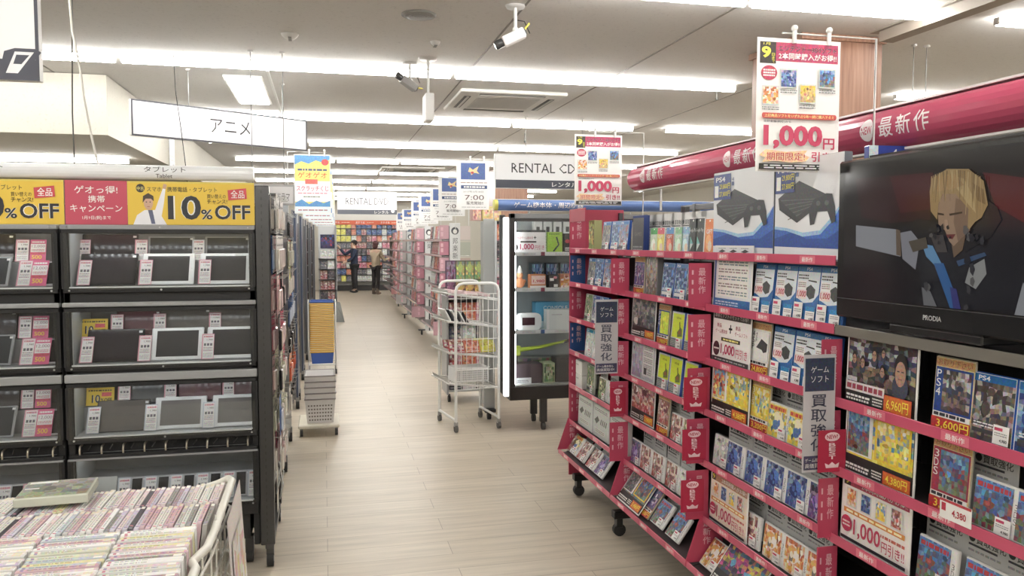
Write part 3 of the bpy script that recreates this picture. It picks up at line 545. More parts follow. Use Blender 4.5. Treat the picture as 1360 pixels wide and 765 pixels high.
for nm, (ya, yb) in BAY.items():
    t = thing('display_shelf', {'A': 'farthest bay of the red game shelving, at the showcase end', 'B': 'bay of the red game shelving with gift cards on its top shelf', 'C': 'bay of the red game shelving carrying the two large console cartons', 'D': 'nearest bay of the red game shelving, holding the television'}[nm], 'shelf', (GX, ya, 0), -PI/2, 'red game shelving bays')
    L = ya-yb                                          # local x runs towards the viewer, local y runs into the shelving
    top = 1.5 if nm != 'D' else 1.88
    MB().box(.003, L-.003, .345, .36, .14, top, (38, 36, 36), 'paint').build('back_panel', t)
    for x in (.012, L-.012):
        mb = MB(); mb.box(x-.012, x+.012, .32, .345, .1, 1.78, (70, 70, 72), 'metal'); mb.build('upright', t)
    for k, z in enumerate(LV):
        grey = nm == 'D' and k < 2; mb = MB(); dep = .32
        if nm == 'D' and k == 0: continue
        if k < 6: mb.box(.004, L-.004, .004, dep, z-.014, z-.0015, (60, 56, 56) if k else (90, 86, 86), 'satin'); y0 = 0; zb = z
        else:
            c = (60, 50, 52); mb.add([(.004, -.055, .25), (L-.004, -.055, .25), (L-.004, .32, .32), (.004, .32, .32), (.004, -.055, .24), (L-.004, -.055, .24), (L-.004, .32, .2), (.004, .32, .2)], [(0, 1, 2, 3), (7, 6, 5, 4), (0, 4, 5, 1), (1, 5, 6, 2), (2, 6, 7, 3), (3, 7, 4, 0)], c, 'satin'); y0 = -.07; zb = .262
        sh = mb.build('shelf_board', t)
        if nm == 'D' and k == 1: MB().box(.004, L-.004, .1, .34, 1.845, 1.86, (50, 48, 50), 'satin').build('top_board', t)
        mb = MB(); col = (110, 106, 98) if grey else PINK; mb.box(0, L, y0-.004, y0, zb-.014, zb+.017, col, 'gloss', .0012); f = Pr(mb, (0, y0-.004, zb-.014), (1, 0, 0), (0, 0, 1), L, .031, 'paint')
        if not grey:
            for q in range(3): x = .12+.33*q+.02*((k*7) % 3); f.rect(x, .1, x+.1, .88, (226, 96, 120)); f.text('最新作', x+.015, .25, x+.085, .75, WHITE, 1)
        mb.build('price_rail', sh)
    # red divider boards at the far end of every compartment, reaching towards the aisle
    for k in range(7):
        if nm == 'D' and k < 2: continue
        if nm == 'C' and k == 0: continue
        if nm == 'B' and k == 0: continue
        z = LV[k]; h = (LV[k-1]-z-.03) if k else .24
        if k == 6:
            mb = MB(); mb.add([(-.17, 0, 0), (.0, 0, .0), (.0, 0, .2), (-.1, 0, .2)], [(0, 1, 2, 3)], DIV, 'satin'); mb.add([(-.17, .004, 0), (0, .004, .0), (0, .004, .2), (-.1, .004, .2)], [(3, 2, 1, 0)], DIV, 'satin'); mb.add([(-.17, 0, 0), (-.1, 0, .2), (-.1, .004, .2), (-.17, .004, 0)], [(0, 1, 2, 3)], DIV, 'satin')
            f = Pr(mb, (-.14, 0, 0), (1, 0, 0), (0, 0, 1), .14, .2, 'paint'); f.vtext('最新作', .35, .35, .6, .9, (228, 176, 188), 1)
        else:
            colr = DIV
            if nm == 'A' and k in (1, 3): colr = (40, 80, 150)
            mb = divider_mesh(h, .07, False, colr) if nm == 'D' else divider_mesh(h, .1, False, colr)
        o = mb.build('divider_board', t, (.006 if k < 6 else .004, 0, z+(.002 if k < 6 else .0)), (0, 0, PI/2))
        o.location.y = .10 if nm == 'A' and k < 6 else (.02 if k < 6 else .09)
    for x in ((.12, L-.12) if nm in 'AC' else (L-.12,)):
        mb = MB(); mb.box(x-.025, x+.025, -.01, .33, .1, .14, (46, 44, 44), 'metal', .003); ft = mb.build('foot_beam', t)
        mb = MB(); mb.tube([(x-.016, .025, .036), (x+.016, .025, .036)], .034, (40, 38, 38), 'rubber', 14); mb.box(x-.022, x+.022, .005, .04, .05, .102, (60, 60, 60), 'metal', .003); mb.build('caster', ft)
    if nm == 'A':
        mb = MB(); mb.box(-.012, -.001, -.002, .36, .1, 1.80, (190, 44, 74), 'satin', .002); f = Pr(mb, (-.0, -.0025, .1), (-1, 0, 0), (0, 0, 1), .01, 1.7); mb.build('end_panel', t)
        mb = MB(); mb.box(0, .3, -.002, .004, 1.72, 1.80, (190, 44, 74), 'satin', .002); mb.build('top_strip', t)
SPOT = {}
def put(bay, lv, u, kind, lean=.1, dx=.03, dz=0, scale=None, over=''):
    SPOT.setdefault((bay, lv), []).append([yof(u, GX+dx), kind, lean, dx, dz, scale])
def flush():
    for (bay, lv), L in SPOT.items():
        L.sort(key=lambda a: -a[0]); cnt = {}
        tot = {}
        for it in L: tot[it[1]] = tot.get(it[1], 0)+1
        for y, kind, lean, dx, dz, sc in L:
            cnt[kind] = cnt.get(kind, 0)+1; which = '' if tot[kind] == 1 else (', %s from the left' % nth(cnt[kind]))
            z = LV[lv]; X = GX+dx
            if lv == 6: X = GX-.055+dx; z = .2537+(dx+.0)*.187+.004; lean = .62
            th = .03*math.sin(lean) if KIND[kind][1] == 'box' else .016*math.sin(lean)
            if KIND[kind][1] in ('poster', 'card'): th = .003
            hw = max(abs(v.co.x) for v in KIND[kind][2].vertices)+.004; ya, yb = BAY[bay]; y = min(y, ya-.012-hw); y = max(y, yb+hw-.01)
            spawn(kind, (X, y, z+.001+th+dz), (-lean, 0, -PI/2), '%s%s, %s, %s' % (DESC[kind], which, LN[lv], BN[bay]), '%ss on the %s of the %s' % (KIND[kind][1], LN[lv], BN[bay]), sc)
# bay A ---------------------------------------------------------
put('A', 0, 785, 'colbox', 0, .05)
for u, k in ((803, 'psB'), (815, 'psD'), (826, 'psC')): put('A', 0, u, k)
for u, k in ((784, 'psB'), (794, 'psD'), (805, 'psC'), (818, 'psB')): put('A', 1, u, k)
for u, k in ((780, 'psG'), (790, 'psV'), (800, 'psA')): put('A', 2, u, k)
for u, k in ((781, 'psW'), (791, 'psW'), (802, 'psW')): put('A', 3, u, k)
put('A', 4, 769, 'wbox', 0, .02); put('A', 4, 769, 'wbox', 0, .02, .0865); put('A', 4, 784, 'psG', .05)
for u, k in ((800, 'dsG'), (812, 'dsW'), (822, 'dsW')): put('A', 4, u, k)
for u in (802, 816): put('A', 4, u, 'kcL', .05, .09)
for u in (777, 798, 822): put('A', 5, u, 'pack', .04, .03)
for u, k in ((768, 'dsR'), (779, 'dsY'), (790, 'dsR'), (803, 'dsR'), (815, 'dsP')): put('A', 6, u-8, k)
for u in (779, 791, 803, 815): put('A', 6, u-4, 'kcL', .6, .13)
# bay B ---------------------------------------------------------
put('B', 0, 844, 'tall', .02)
for i, u in enumerate((860, 872, 885, 898, 912, 926, 939)): put('B', 0, u, 'kc', .03, .1, 0)
for u, k in ((867, 'gG'), (876, 'gY'), (888, 'gR'), (900, 'gL'), (909, 'gB'), (918, 'gK'), (927, 'gK'), (940, 'gO')): put('B', 0, u, k, .05, .045)
put('B', 1, 848, 'tkV', .05); put('B', 1, 864, 'grey', .04, .03); put('B', 1, 885, 'psD'); put('B', 1, 902, 'psD'); put('B', 1, 919, 'psB')
put('B', 2, 847, 'pB3', .05); put('B', 2, 880, 'tkL', .08); put('B', 2, 898, 'lime'); put('B', 2, 917, 'lime')
put('B', 3, 847, 'pP', .05); put('B', 3, 880, 'lime'); put('B', 3, 896, 'lime'); put('B', 3, 916, 'lime')
put('B', 4, 847, 'pB5', .05); put('B', 4, 881, 'tkR', .08)
for u, k in ((900, 'dsR'), (917, 'dsG')): put('B', 4, u, k)
for u in (895, 913): put('B', 4, u, 'kc', .05, .09)
for u in (842, 858, 875, 893, 912): put('B', 5, u+3, 'kc', .05, .1)
for u, k in ((843, 'dsP'), (858, 'dsR'), (874, 'dsR'), (893, 'dsR'), (911, 'dsW')): put('B', 5, u+1, k)
put('B', 6, 834, 'pB7', .6, .01); put('B', 6, 870, 'tkT', .6)
for u, k in ((888, 'dsS'), (910, 'dsS')): put('B', 6, u, k, .6, .03)
for u in (884, 904, 922): put('B', 6, u, 'kc', .6, .14)
# bay C ---------------------------------------------------------
put('C', 1, 964, 'pT', .04, .02)
for u in (1011, 1040, 1069, 1101): put('C', 1, u, 'set')
put('C', 2, 964, 'pS', .04, .02); put('C', 2, 1009, 'tkS', .08)
for u in (1038, 1068, 1095): put('C', 2, u, 'set')
put('C', 3, 964, 'pC', .04, .02); put('C', 3, 1010, 'tkC', .08)
for u in (1036, 1064, 1092): put('C', 3, u, 'dsY', .1, .03)
for u in (1032, 1060, 1090): put('C', 3, u, 'kc', .05, .09)
for u in (960, 986, 1012, 1038, 1064, 1092): put('C', 4, u+4, 'kc', .04, .1)
for u, k in ((953, 'dsW'), (975, 'dsB'), (1002, 'dsB'), (1030, 'dsB'), (1060, 'dsB'), (1092, 'dsP')): put('C', 4, u+3, k)
put('C', 5, 962, 'p1o', .04, .02)
for u, k in ((1000, 'dsR'), (1032, 'dsO'), (1062, 'dsO'), (1094, 'dsO')): put('C', 5, u, k, .1, .03)
for u in (1008, 1036, 1064, 1094): put('C', 5, u, 'kc', .04, .1)
for u in (926, 950): put('C', 6, u+4, 'dsO', .6, .03); put('C', 6, u+8, 'kc', .6, .14)
put('C', 6, 990, 'pC7', .6, .01); put('C', 6, 1050, 'dsP', .6, .03)
# bay D ---------------------------------------------------------
put('D', 2, 1171, 'pY', .03, .02); put('D', 2, 1268, 'tk6', .06, .03); put('D', 2, 1321, 'psF', .08, .03); put('D', 2, 1386, 'psA', .08, .03)
put('D', 3, 1171, 'p43', .03, .02); put('D', 3, 1268, 'tk3', .06, .03); put('D', 3, 1328, 'kc', .03, .1); put('D', 3, 1330, 'dsS', .1, .03); put('D', 3, 1392, 'dsS', .1, .03)
put('D', 4, 1168, 'p1k', .03, .02)
for u in (1265, 1322, 1380): put('D', 4, u, 'kc', .04, .1); 
for u in (1252, 1320): put('D', 4, u, 'dsS', .1, .03)
for u in (1190, 1260): put('D', 5, u, 'dsR', .1, .03)
flush()
# console cartons on the top shelf of bay C
for i, (u0, u1, lb) in enumerate(((946, 1026, 'large white and blue console carton, left one of the pair'), (1027, 1118, 'large white and blue console carton, right one of the pair'))):
    y0 = yof(u0, GX+.04); y1 = yof(u1, GX+.04); w = y0-y1-.004; h = .335
    mb = MB(); mb.box(-w/2, w/2, 0, .03, 0, h, (96, 100, 110), 'paint', .002); mb.box(-w/2+.001, w/2-.001, -.0004, .001, .001, h-.001, (230, 233, 238)); f = front(mb, w, h)
    f.rect(0, 0, 1, .3, (28, 78, 178)); f.poly([(0, .3), (.2, .28), (.45, .22), (.7, .24), (.88, .38), (1, .55), (1, .2), (0, .2)], (44, 100, 205)); f.poly([(0, .2), (.3, .27), (.5, .2), (.8, .2), (1, .3), (1, .1), (0, .12)], (24, 70, 170)); f.poly([(0, .3), (.2, .28), (.45, .22), (.7, .24), (.88, .38), (1, .55), (.86, .41), (.7, .28), (.45, .26), (.2, .31), (0, .33)], (150, 195, 235))
    f.poly([(.06, .62), (.38, .78), (.78, .62), (.76, .56), (.36, .36), (.08, .5)], (58, 60, 64))
    for q in range(5): f.poly([(.1+.03*q, .6-.05*q), (.74, .585-.012*q), (.74, .578-.012*q), (.1+.03*q, .59-.05*q)], (92, 94, 98))
    f.poly([(.06, .62), (.08, .5), (.36, .36), (.36, .42)], (40, 42, 46)); f.poly([(.36, .42), (.36, .36), (.77, .56), (.78, .62)], (46, 48, 52))
    f.poly([(.54, .46), (.6, .58), (.7, .6), (.78, .63), (.86, .62), (.9, .5), (.91, .36), (.86, .34), (.8, .46), (.66, .46), (.62, .34), (.56, .33)], (44, 46, 52)); f.ell(.67, .54, .03, .025, (80, 82, 88)); f.ell(.79, .54, .03, .025, (80, 82, 88))
    f.rect(.01, .67, .32, .97, (46, 66, 140)); f.text('PS4', .05, .88, .22, .94, WHITE, 1); f.rect(.03, .7, .1, .84, WHITE); f.text('29,800円', .12, .79, .31, .86, (245, 230, 60), 1); f.text('27,800円', .12, .7, .31, .77, (245, 230, 60), 1)
    f.vtext('41', .34, .82, .38, .92, (90, 110, 160), 0); f.text('SONY', .02, .02, .1, .05, (200, 215, 240), 0)
    tag(mb.build('console_carton', None, (GX+.04, (y0+y1)/2, 1.542), (0, 0, -PI/2)), lb, 'box', 'console cartons on the top shelf')
# television
W = .79; t = thing('television', 'black widescreen television showing a blond character, on the nearest red bay', 'television', (GX-.01, 1.725, 1.352), -PI/2)
mb = MB(); mb.box(-W/2, W/2, .0, .07, .022, .486, (26, 26, 28), 'gloss', .006); mb.box(-.16, .16, .0, .16, 0, .024, (30, 30, 32), 'gloss', .004)
f = front(mb, W, .464, 0, .022); f.rect(.01, .12, .99, .125, (60, 60, 62)); f.text('PRODIA', .46, .05, .54, .078, (170, 170, 172), 1); mb.build('bezel', t)
mb = MB(); SW = .72; SH = .385; mb.box(-SW/2, SW/2, -.0015, 0, .083, .083+SH, (14, 13, 16), 'screen')
f = Pr(mb, (-SW/2, -.0015, .083), (1, 0, 0), (0, 0, 1), SW, SH, 'screen')
S0 = GX-.0115
def sp(*px):            # crop pixels of the picture -> screen fractions
    r = []
    for a, b in px:
        y, z = onx(1110+a/3.476, 220+b/3.476, S0); r.append(((1.725-y+SW/2)/SW, (z-1.352-.083)/SH))
    return [(min(.999, max(.001, x)), min(.999, max(.001, y))) for x, y in r]
f.poly([(0, 0), (1, 0), (1, 1), (0, 1)], (17, 14, 17))
f.poly(sp((90, 60), (440, 30), (440, 250), (250, 265), (120, 240)), (48, 14, 20)); f.poly(sp((250, 50), (450, 30), (450, 200), (300, 220)), (78, 18, 26)); f.poly(sp((680, 30), (1300, 60), (1300, 330), (860, 290), (740, 190)), (96, 20, 26)); f.poly(sp((860, 60), (1300, 60), (1300, 200), (980, 200)), (112, 28, 30))
f.poly(sp((290, 290), (380, 245), (470, 260), (560, 340), (700, 380), (760, 200), (900, 280), (1300, 330), (1300, 700), (560, 690), (400, 640), (390, 480), (330, 430)), (22, 22, 28))
f.poly(sp((95, 275), (290, 295), (300, 420), (95, 372)), (150, 152, 158)); f.poly(sp((300, 310), (350, 300), (390, 350), (370, 480), (310, 430)), (140, 140, 148)); f.poly(sp((280, 292), (300, 300), (305, 418), (282, 412)), (110, 90, 70))
f.poly(sp((400, 360), (450, 370), (490, 450), (470, 470), (420, 420)), (90, 150, 200)); f.poly(sp((455, 450), (500, 450), (580, 670), (530, 665)), (40, 100, 170)); f.poly(sp((530, 560), (560, 570), (580, 670), (545, 665)), (50, 50, 130)); f.poly(sp((560, 440), (690, 400), (700, 415), (570, 465)), (50, 80, 120))
f.poly(sp((620, 470), (690, 430), (700, 500), (650, 570), (600, 540)), (150, 150, 146)); f.poly(sp((400, 560), (440, 580), (470, 655), (410, 650)), (110, 110, 112)); f.poly(sp((340, 350), (420, 330), (430, 380), (360, 400)), (86, 76, 60)); f.poly(sp((440, 320), (500, 320), (520, 400), (470, 400)), (70, 62, 60))
f.poly(sp((690, 150), (750, 190), (770, 250), (720, 330), (600, 400), (590, 360), (680, 260)), (16, 16, 20)); f.poly(sp((870, 540), (900, 560), (900, 700), (830, 690)), (150, 152, 156))
f.poly(sp((535, 330), (610, 300), (590, 390), (550, 425)), (120, 92, 66)); f.poly(sp((468, 120), (590, 110), (640, 200), (620, 300), (550, 372), (530, 350), (510, 300), (480, 270)), (170, 134, 104)); f.poly(sp((560, 150), (640, 180), (625, 300), (570, 350), (550, 260)), (138, 104, 80))
f.poly(sp((468, 215), (505, 222), (505, 230), (470, 226)), (50, 34, 28)); f.poly(sp((530, 222), (590, 212), (590, 220), (532, 232)), (50, 34, 28)); f.poly(sp((515, 318), (560, 316), (545, 340), (522, 332)), (120, 44, 44)); f.poly(sp((508, 250), (522, 248), (530, 300), (512, 298)), (190, 150, 118))
f.poly(sp((450, 60), (520, 15), (620, 15), (690, 70), (710, 180), (680, 240), (650, 260), (615, 305), (620, 200), (560, 130), (500, 130), (480, 180), (475, 250), (445, 210), (440, 120)), (176, 140, 84)); f.poly(sp((520, 40), (600, 60), (640, 140), (655, 220), (620, 180), (570, 110)), (206, 172, 110)); f.poly(sp((470, 50), (560, 40), (600, 90), (540, 110), (475, 120)), (190, 146, 88)); f.poly(sp((640, 80), (690, 110), (700, 180), (660, 160)), (140, 106, 60))
rs = random.Random(8)
for q in range(46):
    x = rs.uniform(420, 700); y = rs.uniform(400, 660) if q % 3 else rs.uniform(280, 360); s_ = rs.uniform(6, 24)
    if 440 < x < 590 and 360 < y: continue
    g_ = rs.choice(((30, 30, 36), (44, 44, 50), (62, 60, 62), (24, 26, 36), (90, 88, 86))); f.poly(sp(*[(x+s_*rs.uniform(.4, 1)*math.cos(a_*1.25), y+s_*rs.uniform(.6, 1.8)*math.sin(a_*1.25)) for a_ in range(5)][::-1]), g_)
for q in range(26):
    x = 455+q*9.2; top_ = 20+.0022*(x-570)**2; L_ = rs.uniform(60, 150)+(60 if x > 620 else 0); c_ = rs.choice(((150, 116, 66), (206, 176, 116), (190, 152, 92), (128, 98, 58))); dx_ = rs.uniform(-14, 10)
    f.poly(sp((x, top_), (x+5, top_), (x+4+dx_, top_+L_), (x+2+dx_, top_+L_)), c_)
mb.build('screen', t)['label'] = 'lit screen with a blond figure on dark red'
# header tube along the gondola
t = thing('header_sign', 'long rounded pink-red header sign reading NEW along the game shelving top', 'sign', (1.85, 4.6, 1.978), -PI/2)
mb = MB(); L = 3.9; n = 12; R = .07; vs = []; fs = []
for i in range(n+1):
    a = -PI*.5+PI*i/n
    for x in (0, L): vs.append((x, .03-R*math.cos(a), R*math.sin(a)))
for i in range(n): fs.append((2*i, 2*i+1, 2*i+3, 2*i+2))
fs.append(tuple(range(0, 2*n+2, 2))); fs.append(tuple(range(1, 2*n+3, 2))[::-1]); fs.append((0, 2*n, 2*n+1, 1))
mb.add(vs, fs, (208, 70, 104), 'gloss', False); mb.build('curved_panel', t)
mb = MB()
for z in (R+.004, -R-.004): mb.box(0, L, .0, .04, z-.004, z+.004, (236, 230, 230), 'gloss', .001)
mb.build('edge_strip', t)
for Y in (2.43, 4.4, 3.4):
    mb = MB(); x0 = 4.6-Y; f = Pr(mb, (x0, .03-R-.0005, -.045), (1, 0, 0), (0, 0, 1), .34, .09, 'paint'); f.ell(.1, .5, .1, .42, (245, 232, 234), 18); f.text('NEW', .02, .34, .18, .64, (204, 58, 92), 1)
    for i, c in enumerate('最新作'): f.text(c, .28+.24*i, .14, .47+.24*i, .86, (245, 232, 234), 1)
    mb = bend(mb, [-.055+.01*q for q in range(12)], lambda x, y, z: (x, .03-math.sqrt(max(1e-6, R*R-z*z))-(.0008+abs(y-(.03-R-.0005))*.6), z)); mb.build('lettering', t)
for x in (.3, 1.6, 2.5, 3.4):
    mb = MB(); mb.tube([(x, .05, -R), (x, .05, -.2)], .008, (200, 198, 196)); mb.build('bracket', t)
# hanging posters on pole frames
def big_poster(h=.42, w=.297):
    mb = MB(); mb.box(0, w, 0, .002, 0, h, (240, 238, 234)); f = Pr(mb, (0, 0, 0), (1, 0, 0), (0, 0, 1), w, h)
    f.rect(.03, .83, .97, .97, (196, 56, 96)); f.rect(.03, .81, .22, .97, (54, 48, 42)); f.text('1月', .07, .945, .15, .965, (240, 230, 60), 1); f.text('9', .05, .85, .16, .935, (240, 230, 60), 3); f.vtext('日まで', .17, .815, .205, .89, (240, 230, 60), 1)
    f.text('ニンテンドー3DSソフト', .25, .905, .95, .945, INK, 1, WHITE); f.text('2本同時購入がお得!!', .25, .845, .95, .895, WHITE, 3)
    f.ell(.14, .74, .095, .055, (205, 50, 80), 20); f.lines(.07, .71, .21, .77, 3, WHITE, None, .6)
    for x, y, p, sd, top in ((.06, .5, G_ORNG, 1, None), (.27, .63, [(60, 90, 160), (110, 150, 205), (40, 60, 130), (180, 190, 210)], 2, None), (.5, .52, [(190, 150, 110), (230, 200, 120), (230, 190, 50)], 3, 1), (.73, .64, G_SKY, 4, None)):
        f.rect(x, y, x+.2, y+.145, (205, 212, 205)); f.art(x+.01, y+.01, x+.19, y+.135, p, sd+70, 5, 5, 6)
        f.lines(x, y-.04, x+.2, y-.01, 2, (110, 110, 110))
    f.rect(.07, .4, .93, .44, (210, 70, 60)); f.ell(.07, .42, .02, .02, (210, 70, 60)); f.ell(.93, .42, .02, .02, (210, 70, 60)); f.text('上記商品ソフトをいずれか2本一緒に購入すると', .08, .408, .92, .432, (250, 230, 140), 1)
    f.text('合計金額(税抜)から', .07, .365, .4, .385, INK, 1); f.text('1,000', .07, .17, .78, .35, (206, 40, 80), 3, WHITE); f.text('1,000', .07, .17, .78, .35, (214, 60, 96), 1); f.text('円', .79, .175, .93, .26, (206, 40, 80), 3)
    f.poly([(.02, .12), (.1, .105), (.06, .07), (.2, .08), (.4, .07), (.58, .08), (.63, .115), (.56, .13), (.6, .165), (.35, .15), (.1, .165)], (240, 200, 150)); f.text('期間限定!', .11, .085, .57, .145, (206, 50, 50), 1, WHITE); f.text('引き!!', .65, .08, .95, .155, (206, 40, 80), 3)
    f.rect(.02, .015, .98, .06, (48, 44, 42)); f.lines(.08, .02, .9, .055, 2, (220, 220, 220), None, .5); return mb
def hung(x, y, z, kind, lb, cat='poster', grp=None, arm=.2, side=1, down=0, w=.297, h=.42, rz=0, pole=True):
    t = thing('hanging_poster', lb, cat, (x, y, z), rz, grp); o = link('printed_sheet', KIND[kind][2], t)
    for q in (.42, .84): mb = MB(); mb.tube([(w*q, -.008, h-.015), (w*q, -.008, h+.03)], .007, (228, 228, 226), 'gloss', 6); mb.ball((w*q, -.008, h+.032), .011, WHITE, 'gloss', 8, 5); mb.build('clip', t)
    if pole:
        mb = MB(); px = w+arm if side > 0 else -arm; mb.tube([(w*.3 if side > 0 else w*.9, .004, h+.018), (px, .004, h+.018), (px, .004, -down)], .0038, (225, 225, 222), 'metal', 6); mb.build('pole', t)
proto('bigposter', 'poster', 'poster', big_poster())
x, z = ony(1003, 233, 2.3); hung(x, 2.3, 1.822, 'bigposter', 'large hanging 1,000 yen discount poster in front of the console cartons', 'poster', 'hanging discount posters', .135, 1, .2)
x, z = ony(763, 277, 4.55); hung(x, 4.55, 1.815, 'bigposter', 'smaller-looking hanging 1,000 yen discount poster at the far end of the red shelving', 'poster', 'hanging discount posters', .14, 1, .2)
# vertical buy-back signs and red NEW BEST tabs standing out from the shelf fronts
def vsign(x, y, z, w, h, lb, grp):
    mb = MB(); mb.box(0, w, 0, .002, 0, h, (188, 186, 190)); f = Pr(mb, (0, 0, 0), (1, 0, 0), (0, 0, 1), w, h); f.rect(.04, .69, .96, .97, (44, 56, 84)); f.text('ゲーム', .22, .845, .78, .9, WHITE, 0); f.text('ソフト', .22, .765, .78, .82, WHITE, 0)
    f.vtext('買取強化', .24, .17, .74, .67, (56, 60, 84), 1, .14); f.rect(.04, .02, .96, .14, (60, 60, 92)); f.text('ゲーム機本体も', .08, .085, .8, .12, WHITE, 0); f.text('高価買取中!', .08, .035, .85, .075, WHITE, 0)
    tag(mb.build('vertical_sign', None, (x, y, z)), lb, 'sign', grp)
x, z = ony(790, 497, 3.865); vsign(x, 3.865, z, .125, .385, 'grey vertical buy-back sign with navy top, farther of the two', 'vertical buy-back signs')
x, z = ony(1065, 628, 2.105); vsign(x, 2.105, z, .108, .358, 'grey vertical buy-back sign with navy top, nearer of the two', 'vertical buy-back signs')
def tab(u0, v1, u1, v0, Y, lb):
    x0, z0 = ony(u0, v1, Y); x1, z1 = ony(u1, v0, Y); w = x1-x0; h = z1-z0; mb = MB(); mb.box(0, w, 0, .002, 0, h, (190, 28, 62), 'satin'); f = Pr(mb, (0, 0, 0), (1, 0, 0), (0, 0, 1), w, h, 'paint'); f.ell(.5, .84, .27, .11, (238, 205, 212)); f.text('NEW!', .3, .79, .7, .89, (190, 28, 62), 1)
    f.vtext('BEST', .38, .3, .62, .7, (238, 205, 212), 1); f.poly([(.28, .1), (.72, .1), (.76, .22), (.62, .17), (.5, .24), (.38, .17), (.24, .22)], (238, 205, 212)); tag(mb.build('price_tab', None, (x0, Y, z0)), lb, 'sign', 'red NEW BEST tabs')
tab(810, 550, 831, 514, 3.85, 'red NEW BEST tab at the end of the farthest bay'); tab(908, 545, 940, 500, 2.96, 'red NEW BEST tab, upper one between the middle bays'); tab(906, 612, 938, 569, 2.955, 'red NEW BEST tab, second one down between the middle bays'); tab(904, 681, 935, 636, 2.95, 'red NEW BEST tab, lowest one between the middle bays'); tab(1086, 628, 1124, 570, 2.09, 'red NEW BEST tab below the television bay, nearest one')
y, z = onx(1302, 722, GX-.01); mb = MB(); mb.box(-.05, .05, 0, .002, 0, .05, WHITE); f = front(mb, .1, .05); f.rect(0, .86, 1, 1, (200, 50, 60)); f.rect(.06, .4, .2, .8, (200, 40, 60)); f.text('4,380', .4, .2, .85, .6, (200, 40, 60), 1); tag(mb.build('price_tag', None, (GX-.009, 1.63, .905), (0, 0, -PI/2)), 'white 4,380 yen price tag clipped to the rail under the television bay', 'price tag')
# ================================================================ LEFT: tablet cabinets
CY = 4.0
ROWS = [(1.386, 1.636), (1.026, 1.276), (.693, .928), (.345, .595)]
CABS = [('right', xof(84, CY), -.318), ('left', -2.1, xof(84, CY)-.012)]
for nm, x0, x1 in CABS:
    W = x1-x0
    t = thing('tablet_cabinet', 'black tablet display cabinet, %s' % ('beside the grey post by the aisle' if nm == 'right' else 'cut off by the left edge of the photo'), 'display cabinet', (x0, CY, 0), 0, 'tablet display cabinets')
    mb = MB(); mb.box(0, W, .3, .32, .1, 1.66, (34, 34, 36)); mb.build('back_panel', t)
    for x in (0, W-.03):
        mb = MB(); mb.box(x, x+.03, .0, .3, .12, 1.665, (15, 15, 17), 'paint', .003); mb.build('side_panel', t)
    edges = [1.675]+[z for r in ROWS for z in (r[1], r[0])]+[.28]
    for i in range(0, len(edges), 2):
        a, b = edges[i], edges[i+1]
        mb = MB()
        if i in (2, 4):
            mb.box(.004, W-.004, -.022, .02, b, b+.02, (15, 15, 17), 'paint', .003); mb.box(.004, W-.004, -.012, .3, b+.02, b+.022, (50, 50, 52)); mb.box(0, W, -.03, .0, b+.024, b+.024+(.02 if i == 2 else .038), (146, 148, 150), 'satin', .003)
            mb.box(.004, W-.004, -.0, .02, b+.02, a, (20, 20, 22)); mb.box(.004, W-.004, -.022, .02, a-.022, a, (15, 15, 17), 'paint', .003)
        elif i == 6:
            mb.box(.004, W-.004, -.022, .02, b, b+.02, (15, 15, 17), 'paint', .003); mb.box(.004, W-.004, .05, .06, b, a, (30, 30, 32)); mb.box(.004, W-.004, -.022, .02, a-.028, a, (15, 15, 17), 'paint', .003); mb.box(.004, W-.004, -.03, -.0, b-.004, b+.004, (140, 142, 146), 'satin')
        else: mb.box(.004, W-.004, -.022, .02, min(a, b), max(a, b), (15, 15, 17), 'paint', .003)
        if i == 0: mb.box(0, W, -.026, .0, 1.655, 1.675, (140, 142, 144), 'satin', .002)
        for q in range(3): mb.lathe([(0, -.026), (.004, -.026), (.005, -.022)], (.03+(W-.06)*q/2, 0, max(a, b)-.01 if i == 0 else a-.01), (225, 225, 225), 'metal', 8, 'y')
        mb.build('cross_rail', t)
    for q in range(9):      # little silver hooks in the gap above the lowest row
        mb = MB(); x = .05+(W-.1)*q/8; mb.tube([(x, .05, .655), (x, -.005, .65), (x, -.015, .635), (x, -.012, .615)], .005, (190, 180, 160), 'metal', 6); mb.tube([(x+.02, .05, .62), (x+.045, 0, .655)], .0025, (120, 116, 110), 'metal', 5); mb.build('hook', t)
    for k, (a, b) in enumerate(ROWS):
        mb = MB(); mb.box(.024, W-.024, .0, .3, a, a+.006, (232, 235, 238), 'gloss'); mb.box(.024, W-.024, .13, .3, a+.006, a+.115, (140, 142, 146), 'satin'); mb.box(.024, W-.024, .296, .2995, a+.115, b, (112, 114, 118), 'satin'); mb.box(.03, .034, 0, .3, a, b, (170, 176, 178), 'satin'); mb.box(.03, W-.03, -.018, -.006, a, a+.007, (235, 238, 240), 'gloss'); mb.build('tiered_shelf', t)
        mb = MB(); mb.box(.012, W-.012, -.028, -.0255, a-.008, b+.004, (255, 255, 255), 'glass'); c = mb.build('acrylic_cover', t)
        for x in (.0, W-.024): mb = MB(); mb.box(x, x+.024, -.024, -.002, a-.002, b+.002, (14, 14, 16), 'paint'); mb.build('row_frame', t)
        mb = MB(); mb.box(.05, W-.05, .03, .045, b+.008, b+.016, (200, 200, 200), 'satin')
        for q in range(24): x = .06+(W-.12)*q/23; mb.box(x-.005, x+.005, .032, .042, b+.0055, b+.0079, WHITE, 'led')
        mb.build('led_strip', t)
    mb = MB(); mb.box(.05, W-.05, .04, .29, .14, .28, (26, 26, 28)); mb.build('base_box', t)
    for x in (.06, W-.06):
        mb = MB(); mb.tube([(x-.016, .1, .036), (x+.016, .1, .036)], .034, (34, 34, 34), 'rubber', 14); mb.box(x-.02, x+.02, .08, .12, .05, .14, (60, 60, 62), 'metal', .003); mb.build('caster', t)
